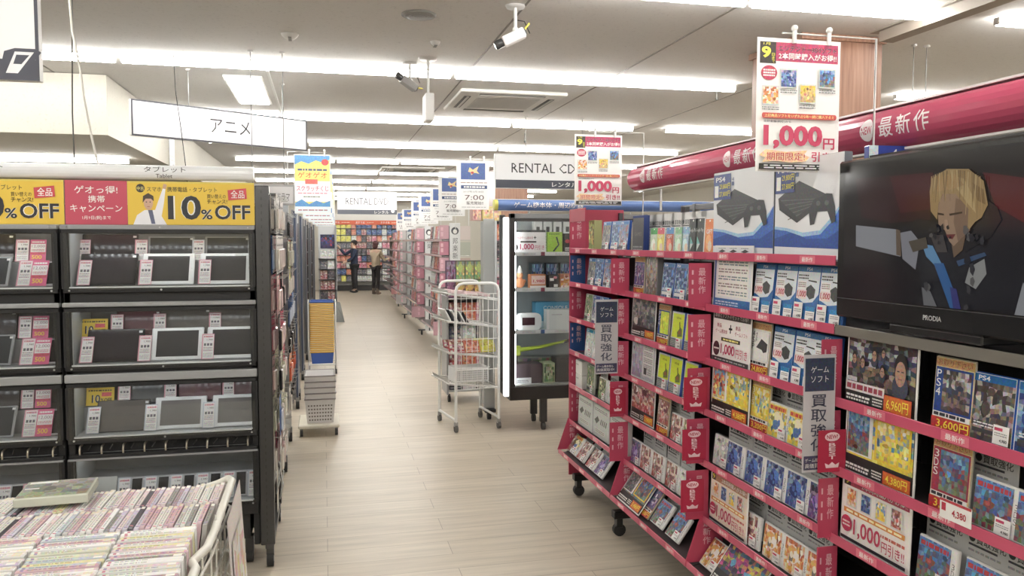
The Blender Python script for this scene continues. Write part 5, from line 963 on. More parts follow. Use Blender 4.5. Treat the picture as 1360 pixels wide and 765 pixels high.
for x in (.3, 1.2):
    mb = MB(); mb.tube([(x, .05, -.045), (x, .05, -.068)], .01, (190, 190, 190)); mb.build('bracket', t)
def sbox(u0, u1, v0, v1, y, z, dep, col, lb, draw=None, name='boxed_console', cat='box', lean=0):
    x0 = ony(u0, v1, y)[0]; x1 = ony(u1, v1, y)[0]; h = ony(u0, v0, y)[1]-ony(u0, v1, y)[1]; w = x1-x0; mb = MB(); mb.box(-w/2, w/2, 0, dep, 0, h, col, 'paint', .003); f = front(mb, w, h)
    if draw: draw(f)
    return tag(mb.build(name, None, ((x0+x1)/2, y, z+.0015), (-lean, 0, 0)), lb, cat)
def d1(f): f.rect(.0, .9, 1, 1, (50, 56, 56)); f.text('新品ゲーム機本体', .1, .6, .6, .72, (190, 60, 80), 0); f.text('+', .62, .6, .7, .74, INK, 1); f.rect(.2, .45, .7, .52, (60, 60, 50)); f.text('1,000', .18, .12, .62, .4, (204, 40, 90), 1); f.text('円引き', .65, .14, .95, .34, (214, 90, 120), 1); f.ell(.06, .25, .06, .13, (40, 30, 30))
sbox(683, 725, 303, 334, 6.5, 1.5, .004, (232, 228, 228), 'small 1,000 yen discount card on the top showcase shelf', d1, 'discount_card', 'card', .05)
def d2(f): f.rect(.03, .04, .97, .96, (160, 206, 50)); f.poly([(.35, .1), (.7, .4), (.55, .75), (.65, .78), (.8, .38), (.45, .06)], (50, 70, 60)); f.lines(.1, .86, .8, .94, 1, (60, 110, 30))
sbox(727, 747, 306, 334, 6.5, 1.5, .04, (150, 190, 60), 'lime green accessory box with dark graphic, top showcase shelf', d2)
sbox(749, 764, 308, 334, 6.5, 1.5, .05, (40, 40, 40), 'black box with red sticker, top showcase shelf beside the red shelving', lambda f: (f.ell(.3, .6, .2, .1, (200, 50, 60)), f.lines(.1, .1, .6, .3, 3, WHITE)))
for i in range(4): sbox(709+13*i, 720+13*i, 288, 334, 6.72, 1.5, .06, (196, 198, 196), 'tall grey accessory pack at the back of the top showcase shelf, %s from left' % nth(i+1), lambda f: (f.rect(.3, .6, .7, .75, (60, 60, 60)), f.lines(.1, .1, .9, .5, 5, (140, 140, 140))), 'accessory_pack', 'package')
t = thing('plush_toy', 'small orange plush toy at the left of the second showcase shelf', 'toy', (xof(690, 6.56), 6.56, 1.203)); mb = MB(); mb.ball((0, 0, .045), .045, (226, 140, 90), 'cloth', 12, 8); mb.ball((0, -.005, .11), .03, (230, 160, 110), 'cloth'); mb.ball((-.04, -.01, .06), .014, (226, 140, 90), 'cloth'); mb.ball((.04, -.01, .06), .014, (226, 140, 90), 'cloth'); mb.build('body', t); MB().lathe([(.024, .13), (.016, .165), (.006, .19), (0, .192)], (0, -.005, 0), (240, 236, 226), 'cloth', 12).build('hat', t)
sbox(704, 725, 361, 380, 6.5, 1.2, .08, (206, 120, 70), 'orange and white boxed game set with red price, second showcase shelf', lambda f: (f.rect(.08, .3, .95, .9, (232, 200, 190)), f.text('1,980', .2, .4, .9, .62, (200, 40, 60), 1), f.rect(.0, .0, 1, .2, (236, 234, 230))))
sbox(729, 742, 362, 380, 6.5, 1.2, .08, (62, 58, 58), 'dark controller pack with white tags, second showcase shelf', lambda f: (f.rect(.1, .55, .5, .75, WHITE), f.rect(.5, .1, .9, .3, WHITE), f.ell(.65, .8, .2, .1, (214, 130, 140))))
sbox(744, 764, 361, 380, 6.5, 1.2, .08, (196, 120, 80), 'brownish boxed game set beside the red shelving, second showcase shelf', lambda f: f.art(.05, .05, .95, .95, G_ORNG, 81, 4, 4, 4))
for i in range(3): sbox(706+19*i, 723+19*i, 345, 377, 6.7, 1.2, .09, ((70, 86, 96), (52, 60, 74), (96, 110, 120))[i], 'dark bluish accessory box at the back of the second showcase shelf, %s from left' % nth(i+1), lambda f: f.art(.05, .05, .95, .95, G_DARK+G_BLUE, 82, 5, 4, 5))
sbox(711, 764, 398, 432, 6.68, .845, .12, (70, 160, 205), 'large blue console box at the back of the third showcase shelf', lambda f: (f.poly([(.0, 0), (1, 0), (1, .4), (.5, .2), (0, .3)], (200, 225, 235)), f.text('CONSOLE', .2, .7, .8, .85, WHITE, 0)))
t = thing('handheld_console', 'white handheld controller with dark screen standing on the third showcase shelf', 'game console', (xof(702, 6.5), 6.5, .8465)); mb = MB(); P = []
for i in range(24):
    a = 2*PI*i/24; x = .115*abs(math.cos(a))**.45*(1 if math.cos(a) > 0 else -1); z = .075+.075*abs(math.sin(a))**.6*(1 if math.sin(a) > 0 else -1); P.append((x, z))
mb.add([(x, 0, z) for x, z in P]+[(x, .03, z) for x, z in P], [tuple(range(24)), tuple(range(24, 48))[::-1]]+[(i, i+24, (i+1) % 24+24, (i+1) % 24) for i in range(24)], (232, 236, 236), 'gloss'); mb.build('body', t)
mb = MB(); mb.box(-.055, .055, -.003, .0, .045, .11, (70, 40, 46), 'gloss'); mb.build('screen', t); mb = MB(); mb.box(-.05, .05, -.005, -.003, .004, .034, WHITE); mb.build('price_label', t)
sbox(726, 760, 414, 441, 6.5, .845, .1, (222, 228, 226), 'plain white console box on the third showcase shelf', lambda f: (f.rect(0, .0, .1, 1, (240, 240, 240)), f.lines(.2, .7, .6, .8, 1, (190, 190, 190))))
sbox(684, 720, 490, 516, 6.52, .389, .15, (70, 52, 62), 'dark maroon boxed set on the showcase floor', lambda f: (f.rect(.06, .0, .6, .3, (225, 228, 230)), f.lines(.1, .05, .5, .2, 2, (120, 120, 140))))
sbox(722, 737, 490, 516, 6.52, .389, .15, (190, 200, 150), 'green and white snack-like pack on the showcase floor', lambda f: f.art(.05, .05, .95, .95, G_GRN, 83, 4, 4, 6))
sbox(738, 764, 484, 516, 6.52, .389, .15, (58, 54, 54), 'dark grey case on the showcase floor beside the red shelving', lambda f: f.rect(.1, .1, .9, .9, (66, 62, 62)))
sbox(688, 760, 470, 500, 6.7, .389, .1, (120, 124, 120), 'colourful printed instrument box at the back of the showcase floor', lambda f: f.art(.02, .05, .98, .95, [(190, 190, 170), (120, 110, 110), (200, 80, 110), (120, 160, 90), (70, 70, 80)], 84, 9, 4, 8))
t = thing('toy_guitar', 'lime green and black toy instrument lying across the showcase floor boxes', 'toy', (1.62, 6.66, .66), 0); mb = MB(); mb.tube([(0, 0, 0), (.2, .0, .02), (.45, 0, .07)], .02, (180, 206, 50), 'gloss', 8, .01); mb.build('neck', t); mb = MB(); mb.tube([(.42, 0, .06), (.6, 0, .1)], .012, (50, 50, 52), 'gloss', 8); mb.build('dark_tip', t); mb = MB(); mb.box(-.07, .03, -.02, .02, -.05, .04, (190, 210, 70), 'gloss', .01); mb.build('body', t)
# ---- grey partition and product rack behind the trolley
t = thing('partition_panel', 'tall pale grey partition panel on casters left of the glass showcase', 'panel', (1.385, 6.95, 0)); mb = MB(); mb.box(0, .1, 0, .03, .1, 1.80, (176, 180, 178), 'satin', .004); mb.build('panel', t); mb = MB(); mb.box(.03, .07, .03, .3, .1, 1.78, (150, 154, 154), 'satin', .003); mb.build('side_board', t)
mb = MB(); mb.box(.0, .1, -.05, .06, .07, .099, (60, 60, 60), 'metal', .003); mb.build('foot_beam', t); mb = MB(); mb.tube([(.03, 0, .035), (.06, 0, .035)], .034, (40, 40, 40), 'rubber', 12); mb.build('caster', t)
rx0, rx1, ry = 1.17, 1.64, 7.75
t = thing('product_rack', 'grey shelf rack behind the white wire trolley, with manga boxes on top', 'rack', (rx0, ry, 0)); W = rx1-rx0
for x in (0, W-.02):
    mb = MB(); mb.box(x, x+.02, 0, .35, .08, 1.06, (150, 152, 152), 'satin', .003); mb.build('side_panel', t)
mb = MB(); mb.box(.02, W-.02, .33, .35, .08, 1.06, (170, 172, 172)); mb.build('back_panel', t)
for z in (.12, .35, .58, .81, 1.04):
    mb = MB(); mb.box(.0205, W-.0205, -.0, .3295, z-.012, z, (190, 190, 188), 'satin', .002); mb.build('shelf_board', t)
for x in (.03, W-.03):
    mb = MB(); mb.tube([(x-.012, .05, .034), (x+.012, .05, .034)], .033, (40, 40, 40), 'rubber', 12); mb.box(x-.01, x+.01, .04, .06, .05, .082, (90, 90, 90), 'metal'); mb.build('caster', t)
mb = MB(); mb.box(-.045, .045, 0, .09, 0, .37, (90, 86, 70), 'paint', .002); f = front(mb, .09, .37); f.art(.03, .5, .97, .97, [(120, 170, 120), (170, 190, 90), (200, 150, 90), (110, 150, 140)], 91, 4, 5, 8); f.ell(.5, .8, .28, .12, (180, 200, 110)); f.art(.03, .03, .97, .47, [(150, 90, 70), (220, 170, 90), (190, 140, 80), (120, 150, 100)], 92, 4, 5, 8); f.ell(.5, .3, .25, .1, (226, 190, 100)); proto('manga', 'lottery_box', 'box', mb)
mb = MB(); mb.box(-.045, .045, 0, .09, 0, .37, (96, 60, 90), 'paint', .002); f = front(mb, .09, .37); f.art(.03, .03, .97, .97, [(130, 80, 110), (170, 110, 150), (110, 60, 90), (150, 130, 160)], 93, 4, 9, 12); proto('mangap', 'lottery_box', 'box', mb)
for i in range(5): spawn('mangap' if i == 0 else 'manga', (rx0+.05+.0925*i, ry+.02, 1.0415), (0, 0, 0), '%s patterned upright lottery box on the grey rack, %s from the left' % ('purple' if i == 0 else 'green and orange', nth(i+1)), 'lottery boxes behind the trolley')
for j, z in enumerate((.12, .35, .58, .81)):
    for i in range(3):
        kk = ('fG', 'fP', 'fW', 'fR', 'fK', 'fO')[(i*2+j*3) % 6]; spawn(kk, (rx0+.1+.135*i, ry+.05, z+.002), (-.05, 0, 0), '%s on the %s shelf up of the grey rack, %s from left' % (FARN[kk], nth(j+1), nth(i+1)), 'cases in the grey rack')
# ---- white wire trolley
t = thing('wire_trolley', 'white wire display trolley on casters standing in the aisle', 'trolley', (1.06, 6.52, 0), .16); WT = (232, 232, 228); W = .385; D = .46; H = 1.25
for y in (0, D):
    mb = MB(); mb.tube([(0, y, .08), (0, y, H-.07), (.012, y, H-.03), (.035, y, H-.008), (.07, y, H), (W-.07, y, H), (W-.035, y, H-.008), (W-.012, y, H-.03), (W, y, H-.07), (W, y, .08)], .0125, WT, 'satin', 10); mb.build('arch_frame', t)
for x in (0, W):
    mb = MB(); mb.tube([(x, 0, .1), (x, D, .1)], .011, WT, 'satin', 8); mb.build('base_rail', t)
for x, y in ((0, 0), (W, 0), (0, D), (W, D)):
    mb = MB(); mb.tube([(x-.012, y, .034), (x+.012, y, .034)], .031, (90, 88, 84), 'rubber', 14); mb.box(x-.016, x+.016, y-.012, y+.012, .05, .09, (170, 170, 168), 'metal', .003); mb.build('caster', t)
mb = MB()
for i in range(1, 8): mb.tube([(W*i/8, 0, .36), (W*i/8, 0, H-.09)], .003, WT, 'satin', 5)
for z in (.36, .52, .78, 1.02, H-.09): mb.tube([(0, 0, z), (W, 0, z)], .0035, WT, 'satin', 5)
mb.build('wire_grid', t)
for k, z in enumerate((1.11, .88, .62, .36)):
    mb = MB(); zl = z+.06
    rim = [(-.07, .0, zl), (W+.01, .0, z), (W+.01, D, z), (-.07, D, zl), (-.07, .0, zl)]
    mb.tube(rim, .005, WT, 'satin', 6); mb.add([(-.07, .012, zl+.03), (-.05, .012, zl-.02), (-.05, D-.012, zl-.02), (-.07, D-.012, zl+.03)], [(0, 1, 2, 3), (3, 2, 1, 0)], (228, 228, 224), 'satin')
    for i in range(9): y = D*i/8; mb.tube([(-.065, y, zl-.01), (W, y, z-.01)], .0028, WT, 'satin', 5)
    for i in range(5): x = W*i/4; mb.tube([(x, 0, z-.01+.05*(1-x/W)), (x, D, z-.01+.05*(1-x/W))], .0028, WT, 'satin', 5)
    mb.build('wire_shelf', t)
RZ = Matrix.Rotation(.16, 4, 'Z')
def on_trolley(x, y, z): v = RZ @ Vector((x, y, z)); return (v.x+1.06, v.y+6.52, z)
mb = MB(); mb.box(-.05, .05, -.035, .035, 0, .03, (222, 190, 190), 'paint', .006); f = Pr(mb, (-.05, -.035, .03), (1, 0, 0), (0, 1, 0), .1, .07); f.art(.05, .05, .95, .95, [(230, 220, 220), (200, 90, 110), (150, 80, 70)], 95, 4, 3, 3); proto('snack', 'small_packet', 'packet', mb)
for i in range(6): spawn('snack', on_trolley(.05+.12*(i % 3), .12+.18*(i//3), 1.12+.04*(1-(.05+.12*(i % 3))/.4)), (0, .14, .16+.1*i), 'small pinkish packet on the top trolley shelf, %s in from the front left' % nth(i+1), 'packets on the top trolley shelf')
for i in range(6): 
    kk = ('fW', 'fK')[i % 2]; spawn(kk, on_trolley(.0+.032*i, .2, .935-.006*i), (-.5, 0, .16+PI/2), '%s leaning on the second trolley shelf, %s from the left' % (FARN[kk], nth(i+1)), 'cases on the second trolley shelf', (1.3, 1, .62))
for i in range(6):
    kk = ('fR', 'fO', 'fY')[i % 3]; spawn(kk, on_trolley(.05+.14*(i % 3), .1+.15*(i//3), .655), (-.5, 0, .16), '%s on the third trolley shelf, %s one' % (FARN[kk], nth(i+1)), 'cases on the third trolley shelf', (1, 1, .6))
t = thing('plastic_basket', 'white perforated plastic basket on the bottom trolley shelf', 'basket', on_trolley(.18, .2,   .405), .16); mb = MB(); a, b = .15, .1
for (x0, x1, y0, y1) in ((-a, a, -b, -b+.004), (-a, a, b-.004, b), (-a, -a+.004, -b, b), (a-.004, a, -b, b)): mb.box(x0, x1, y0, y1, .0, .12, (236, 236, 234), 'paint', .0015)
mb.box(-a, a, -b, b, -.002, .004, (236, 236, 234)); mb.box(-a-.008, a+.008, -b-.008, -b, .112, .122, (240, 240, 238), 'paint', .002); f = front(mb, 2*a, .12, -b)
for i in range(16):
    for j in range(5): f.rect(.04+i*.058, .12+j*.15, .07+i*.058, .2+j*.15, (150, 148, 144))
mb.build('basket_body', t)
# ---- gondolas running along the right side of the aisle
def long_shelf(k, Y0, Y1, xf, H, end, lb):
    wh = ['first', 'second', 'third', 'fourth'][k]
    t = thing('long_shelf', lb, 'shelf', (xf, Y1, 0), -PI/2, 'long shelves right of the aisle'); L = Y1-Y0
    MB().box(0, L, .2, .215, .1, H-.03, (120, 116, 116)).build('back_panel', t)
    for r in range(7):
        z = .3+.22*r; mb = MB(); mb.box(0, L, .0, .1995, z-.014, z, (150, 140, 142), 'satin'); sh = mb.build('shelf_board', t); mb = MB(); mb.box(0, L, -.005, -.0005, z-.02, z+.012, (206, 168, 178), 'gloss'); mb.build('price_rail', sh)
        mb = MB(); pc = ((216, 164, 176), (204, 128, 148)) if k < 2 else (((190, 184, 182), (176, 172, 172)) if k == 2 else ((206, 140, 140), (190, 110, 116))); mb.box(L-.004, L, -.03 if r else -.12, .1, z+.013, z+.2, pc[r % 2], 'satin'); f = Pr(mb, (L, -.03, z+.013), (0, 1, 0), (0, 0, 1), .13, .187); f.rect(.15, .2, .4, .5, (236, 190, 200)); f.rect(.15, .6, .4, .85, (236, 190, 200)); mb.build('divider_board', t)
    mb = MB(); mb.box(L+.0005, L+.02, .11, .255, .08, H, end, 'satin', .003); f = Pr(mb, (L+.02, .11, .08), (0, 1, 0), (0, 0, 1), .145, H-.08, 'paint')
    f.ell(.5, .94, .36, .029, (70, 74, 80), 18); f.ell(.5, .935, .2, .018, WHITE, 14); f.vtext('邦楽新' if k == 0 else '邦楽', .27, .72 if k == 0 else .78, .76, .89, (90, 92, 96), 0)
    if k: f.rect(.42, .0, .58, .3, (60, 62, 66)); f.rect(.42, .42, .55, .52, (60, 62, 66))
    mb.build('end_panel', t)
    mb = MB(); mb.box(L-.1, L-.02, .0, .34, .08, .1, (90, 90, 92), 'metal', .003); fb = mb.build('foot_beam', t)
    for y in (.06, .3):
        mb = MB(); mb.tube([(L-.07, y-.012, .04), (L-.07, y+.012, .04)], .038, (50, 50, 50), 'rubber', 12); mb.build('caster', fb)
    MB().box(0, L, .216, .225, .1, H-.05, (150, 150, 150)).build('rear_panel', t)
    for r in range(7):
        z = .3+.22*r; mb = MB(); mb.box(L-.3, L-.004, .226, .4, z-.01, z, (190, 186, 180), 'satin'); mb.box(L-.02, L-.004, .26, .4, z+.003, z+.19, [(196, 170, 160), (180, 186, 170), (220, 206, 200), (160, 120, 110)][r % 4]); mb.build('rear_shelf', t)
        for c in range(int(min(8, L/.17))):
            kk = rnd.choice(['fP', 'fR', 'fP', 'fW', 'fO', 'fG']); spawn(kk, (xf+.02, Y0+.11+c*.17, z+.0155+.001), (-.1, 0, -PI/2), '%s on the %s shelf up, %s from the near end, %s long shelf' % (FARN[kk], nth(r+1), nth(c+1), wh), 'cases on the long shelves right of the aisle')
long_shelf(0, 10.82, 13.2, 1.57, 1.85, (228, 230, 230), 'nearest long shelf right of the aisle, with white end panel behind the trolley')
long_shelf(1, 13.5, 16.2, 1.56, 1.86, (228, 230, 230), 'second long shelf right of the aisle, white end panel with black stripe')
long_shelf(2, 16.5, 19.2, 1.56, 1.8, (190, 194, 194), 'third long shelf right of the aisle, pale grey end panel')
long_shelf(3, 19.6, 24.0, 1.72, 1.75, (176, 170, 168), 'farthest long shelf right of the aisle, near the woman')
# cross shelf facing the camera behind the trolley, and the pack tops
t = thing('cross_shelf', 'grey shelf unit facing the viewer between the white end panel and the showcase', 'shelf', (1.83, 9.2, 0)); W = 1.3; mb = MB(); mb.box(0, .16, -.01, .02, .1, 1.84, (178, 182, 184), 'satin', .003); mb.build('end_board', t); mb = MB(); mb.box(.161, W, .28, .3, .1, 1.84, (110, 112, 116)); mb.build('back_panel', t); MB().box(0, W, .021, .3, 1.8405, 1.8445, (180, 182, 184), 'satin').build('top_board', t)
for r in range(7):
    mb = MB(); mb.box(.161, W, 0, .279, .3+.22*r-.012, .3+.22*r, (190, 120, 136), 'satin'); mb.build('shelf_board', t)
for x in (.08, W-.05):
    mb = MB(); mb.box(x-.02, x+.02, .02, .28, .08, .1, (80, 80, 80), 'metal', .002); mb.tube([(x-.012, .06, .04), (x+.012, .06, .04)], .038, (50, 50, 50), 'rubber', 12); mb.build('caster', t)
for r in range(7):
    for c in range(3):
        kk = ['fK', 'fP', 'fO', 'fW', 'fB'][(r*2+c) % 5]; spawn(kk, (2.07+.14*c, 9.24, .3+.22*r+.002), (-.06, 0, 0), '%s on the %s shelf up, %s from left, cross shelf beside the showcase' % (FARN[kk], nth(r+1), nth(c+1)), 'cases on the cross shelf')
for i, (u0, u1, c, lb) in enumerate(((628, 640, (196, 150, 140), 'brown-pink carton standing on top of the cross shelf'), (641, 666, (214, 190, 110), 'yellowish printed carton standing on top of the cross shelf'))):
    x0, x1 = xof(u0, 9.22), xof(u1, 9.22); mb = MB(); mb.box(x0, x1-.005, 9.22, 9.4, 1.845, 2.01, c, 'paint', .003); f = Pr(mb, (x0, 9.22, 1.845), (1, 0, 0), (0, 0, 1), x1-x0-.005, .165); f.art(.08, .08, .92, .9, [c, (230, 200, 160), (200, 120, 110)], 97+i, 4, 4, 4); tag(mb.build('carton', None), lb, 'box')
# things standing behind the red shelving's top
t = thing('steel_rack', 'grey steel rack frame standing behind the red bays', 'rack', (0, 0, 0))
for y in (3.1, 3.9, 4.7):
    mb = MB(); mb.box(2.3, 2.34, y-.02, y+.02, .0, 1.84, (120, 122, 124), 'metal', .003); mb.build('upright', t)
for z in (1.80, 1.62):
    mb = MB(); mb.box(2.305, 2.335, 2.3, 4.9, z, z+.035, (110, 112, 116), 'satin', .003); mb.build('rail', t)
mb = MB(); mb.box(2.345, 2.36, 2.3, 4.9, .2, 1.6, (90, 88, 88)); mb.build('back_panel', t)
mb = MB(); mb.box(-.2, .2, 0, .2, 0, .17, (190, 150, 60), 'paint', .01); f = front(mb, .4, .17); f.text('SALE', .3, .3, .7, .7, (120, 90, 30), 0); tag(mb.build('yellow_carton', None, (2.65, 5.3, 1.618), (0, 0, -.1)), 'yellow-brown carton behind the gift cards on the red shelving', 'box')
mb = MB(); mb.box(2.4, 2.88, 5.2, 5.7, 0, 1.615, (120, 118, 116), 'satin', .01); f = Pr(mb, (2.4, 5.2, 0), (1, 0, 0), (0, 0, 1), .48, 1.615); [f.rect(.04, .04+.24*i, .96, .24+.24*i, (134, 132, 130)) for i in range(4)]
tag(mb.build('stock_cabinet', None), 'grey stock cabinet behind the red shelving', 'cabinet')
mb = MB(); mb.box(0, .16, -.03, .0, 0, .05, (40, 60, 160), 'gloss', .003); f = Pr(mb, (0, -.03, 0), (1, 0, 0), (0, 0, 1), .16, .05); f.rect(0, 0, .2, 1, (190, 205, 214)); f.vtext('4', .5, .2, .62, .8, WHITE, 1); z_ = 1.8615
tag(mb.build('blue_box', None, (1.73, 2.3, z_-.0), (0, 0, -.1)), 'small blue and white box lying under the pink-red header beside the television', 'box')
# ---- left side of aisle: dolly with grey baskets, yellow basket stand, grey step, facing shelf
t = thing('basket_dolly', 'cream plastic dolly on small casters carrying grey baskets', 'dolly', (xof(421, 6.7), 6.85, 0)); mb = MB(); mb.box(-.165, .165, -.22, .22, .07, .1, (226, 220, 200), 'paint', .008)
mb.build('platform', t)
for x in (-.14, .14):
    for y in (-.18, .18):
        mb = MB(); mb.tube([(x-.012, y, .03), (x+.012, y, .03)], .028, (60, 60, 60), 'rubber', 12); mb.box(x-.012, x+.012, y-.012, y+.012, .045, .072, (120, 120, 120), 'metal'); mb.build('caster', t)
def basket_mesh(a, b, h, col, rimc, holes=True, taper=.86, rim=.007):
    mb = MB(); n = 4; P = [(-a, -b), (a, -b), (a, b), (-a, b)]
    vs = [(x, y, h) for x, y in P]+[(x*taper, y*taper, 0) for x, y in P]+[((a-.004)*sx, (b-.004)*sy, h) for sx, sy in ((-1, -1), (1, -1), (1, 1), (-1, 1))]+[((a*taper-.004)*sx, (b*taper-.004)*sy, .004) for sx, sy in ((-1, -1), (1, -1), (1, 1), (-1, 1))]
    fs = [(i, 4+i, 4+(i+1) % 4, (i+1) % 4) for i in range(4)]+[(8+i, 8+(i+1) % 4, 12+(i+1) % 4, 12+i) for i in range(4)]+[(4, 7, 6, 5), (12, 13, 14, 15)]+[(i, (i+1) % 4, 8+(i+1) % 4, 8+i) for i in range(4)]
    mb.add(vs, fs, col, 'satin')
    if holes:
        tl = a*(1-taper); 
        for i in range(9):
            for j in range(5):
                z = .02+j*(h-.05)/5; s = taper+(1-taper)*z/h; y = -b*s-.0012; w = a*2*s; x = -w/2+w*(.08+i*.098); mb.add([(x, y, z), (x+w*.055, y, z), (x+w*.055, y-.0005, z+.02), (x, y-.0005, z+.02)], [(0, 1, 2, 3)], (110, 104, 96))
    r = MB(); r.tube([(-a, -b, h), (a, -b, h), (a, b, h), (-a, b, h), (-a, -b, h)], rim, rimc, 'satin', 8); return mb, r
mb, r = basket_mesh(.122, .17, .2, (226, 224, 222), (128, 122, 120), True, .86, .006); proto('gbask', 'shopping_basket', 'basket', mb, [('rim_handle', r, 'darker grey rim handle')])
for i in range(5): spawn('gbask', (xof(423, 6.7), 6.85, .102+.048*i), (0, 0, .03*(i % 2)), 'grey shopping basket nested on the dolly, %s from the bottom' % nth(i+1), 'grey baskets on the dolly')
t = thing('basket_stand', 'white wire cart holding the tall stack of yellow-rimmed baskets', 'stand', (-.03, 9.95, 0))
for x in (-.16, .16):
    mb = MB(); mb.tube([(x, -.17, .06), (x, -.17, .86), (x, -.14, .885), (x, .17, .885), (x, .17, .06)], .008, (226, 226, 222), 'metal', 8); mb.tube([(x, -.17, .12), (x, .17, .12)], .007, (226, 226, 222), 'metal', 8); mb.build('side_frame', t)
for y in (-.17, .17):
    mb = MB(); mb.tube([(-.16, y, .12), (.16, y, .12)], .007, (226, 226, 222), 'metal', 8); mb.build('cross_bar', t)
for x in (-.16, .16):
    for y in (-.17, .17):
        mb = MB(); mb.tube([(x-.01, y, .034), (x+.01, y, .034)], .032, (50, 50, 50), 'rubber', 12); mb.build('caster', t)
mb, r = basket_mesh(.135, .145, .14, (214, 212, 200), (236, 180, 50), False, .9, .0085); proto('ybask', 'shopping_basket', 'basket', mb, [('rim', r, 'yellow rim')])
mb, r = basket_mesh(.135, .145, .14, (40, 84, 180), (236, 180, 50), False, .9, .0085); proto('bbask', 'shopping_basket', 'basket', mb, [('rim', r, 'yellow rim')])
mb, r = basket_mesh(.135, .145, .14, (40, 84, 180), (50, 94, 190), False, .9, .0085); proto('tbask', 'shopping_basket', 'basket', mb, [('rim', r, None)])
for i in range(26): spawn('bbask' if i == 0 else 'tbask' if i == 25 else 'ybask', (-.03, 9.95, .128+.0243*i), (0, 0, 0), '%s in the tall basket stack, %s from the bottom' % ('all-blue basket' if i == 25 else 'yellow-rimmed basket', nth(i+1)), 'yellow-rimmed baskets in the stack')
mb = MB(); mb.add([(0, 0, 0), (.19, 0, 0), (.19, .2, 0), (0, .2, 0), (.0, .02, .38), (.11, .02, .38), (.11, .18, .38), (0, .18, .38), (.16, .0, .14), (.16, .2, .14)], [(3, 2, 1, 0), (4, 5, 6, 7), (0, 1, 8, 5, 4), (1, 2, 9, 8), (8, 9, 6, 5), (2, 3, 7, 6, 9), (3, 0, 4, 7)], (150, 156, 152), 'satin'); mb.box(.01, .1, .04, .16, .38, .39, (120, 124, 122), 'satin', .002)
tag(mb.build('waste_bin', None, (.2, 16.1, .001)), 'small grey bin on the floor at the foot of the far shelf', 'bin')
t = thing('end_display', 'shelf facing the viewer at the left far end of the aisle, poster on top', 'shelf', (-.1, 16.5, 0)); W = .36; mb = MB(); mb.box(0, W, .2, .22, .1, 1.92, (200, 204, 206), 'satin'); mb.build('back_panel', t); mb = MB(); mb.box(W-.012, W, 0, .2, .1, 1.9, (190, 192, 192), 'satin'); mb.build('side_panel', t)
for r in range(6):
    mb = MB(); mb.box(0, W-.0125, 0, .1995, .2+.21*r-.012, .2+.21*r, (60, 62, 66), 'satin'); mb.build('shelf_board', t)
mb = MB(); mb.box(.04, W-.04, .185, .199, 1.46, 1.74, (40, 44, 90), 'gloss'); f = Pr(mb, (.04, .185, 1.46), (1, 0, 0), (0, 0, 1), W-.08, .28); f.art(.05, .05, .95, .95, [(40, 40, 90), (160, 50, 70), (60, 80, 160), (30, 30, 50)], 99, 4, 4, 5); mb.build('poster_board', t)
for r in range(6):
    for c in range(2): kk = ['fB', 'fR', 'fR', 'fK', 'fW', 'fW'][r] if c else ['fW', 'fK', 'fR', 'fR', 'fG', 'fW'][r]; spawn(kk, (-.1+.1+.145*c, 16.54, .2+.21*r+.002), (-.08, 0, 0), '%s on the %s shelf up, %s from left, far end display' % (FARN[kk], nth(r+1), nth(c+1)), 'cases on the far end display')
# ---- back wall shelving
t = thing('wall_shelving', 'tall DVD wall shelving with orange header at the far end of the aisle', 'shelf', (.1, 26.4, 0)); W = 3.2
mb = MB(); mb.box(0, W, .3, .33, 0, 2.5, (226, 224, 214), 'satin'); mb.build('back_panel', t); mb = MB(); mb.box(0, W, -.02, .3, 0, .16, (50, 48, 48)); mb.build('plinth', t)
for r in range(9):
    mb = MB(); mb.box(0, W, 0, .2995, .3+.215*r-.014, .3+.215*r, (70, 68, 70), 'satin'); mb.build('shelf_board', t)
mb = MB(); mb.box(0, W, -.03, .0, 2.14, 2.28, (232, 96, 58)); f = Pr(mb, (0, -.03, 2.14), (1, 0, 0), (0, 0, 1), W, .14, 'paint')
for i in range(4): f.text('おすすめ', .04+.25*i, .25, .13+.25*i, .75, WHITE, 1); f.lines(.15+.25*i, .4, .23+.25*i, .6, 1, (250, 210, 180), None, .8)
mb.build('header_band', t)
bl = [['fY', 'fY', 'fO', 'fB', 'fB', 'fB', 'fW', 'fB', 'fG'], ['fY', 'fY', 'fO', 'fB', 'fB', 'fB', 'fW', 'fB', 'fB'], ['fY', 'fY', 'fO', 'fO', 'fR', 'fO', 'fW', 'fO', 'fR'], ['fG', 'fG', 'fO', 'fR', 'fB', 'fW', 'fP', 'fP', 'fW'], ['fR', 'fP', 'fW', 'fK', 'fY', 'fY', 'fW', 'fG', 'fP'], ['fO', 'fO', 'fR', 'fP', 'fK', 'fG', 'fG', 'fR', 'fP'], ['fP', 'fR', 'fK', 'fP', 'fO', 'fO', 'fG', 'fG', 'fG'], ['fB', 'fB', 'fW', 'fG', 'fW', 'fG', 'fW', 'fG', 'fW'], ['fG', 'fG', 'fW', 'fW', 'fW', 'fG', 'fW', 'fW', 'fG']]
for r in range(9):
    for c in range(16):
        kk = bl[8-r][min(8, c*9//14)] if rnd.random() < .8 else rnd.choice(FARK)
        x = .3+c*.165
        spawn(kk, (x, 26.43, .3+.215*r+.002), (-.06, 0, 0), '%s on the far wall shelving, %s shelf up, %s from the left' % (FARN[kk], nth(r+1), nth(c+1)), 'cases on the far wall shelving', (1.1, 1, 1.02))
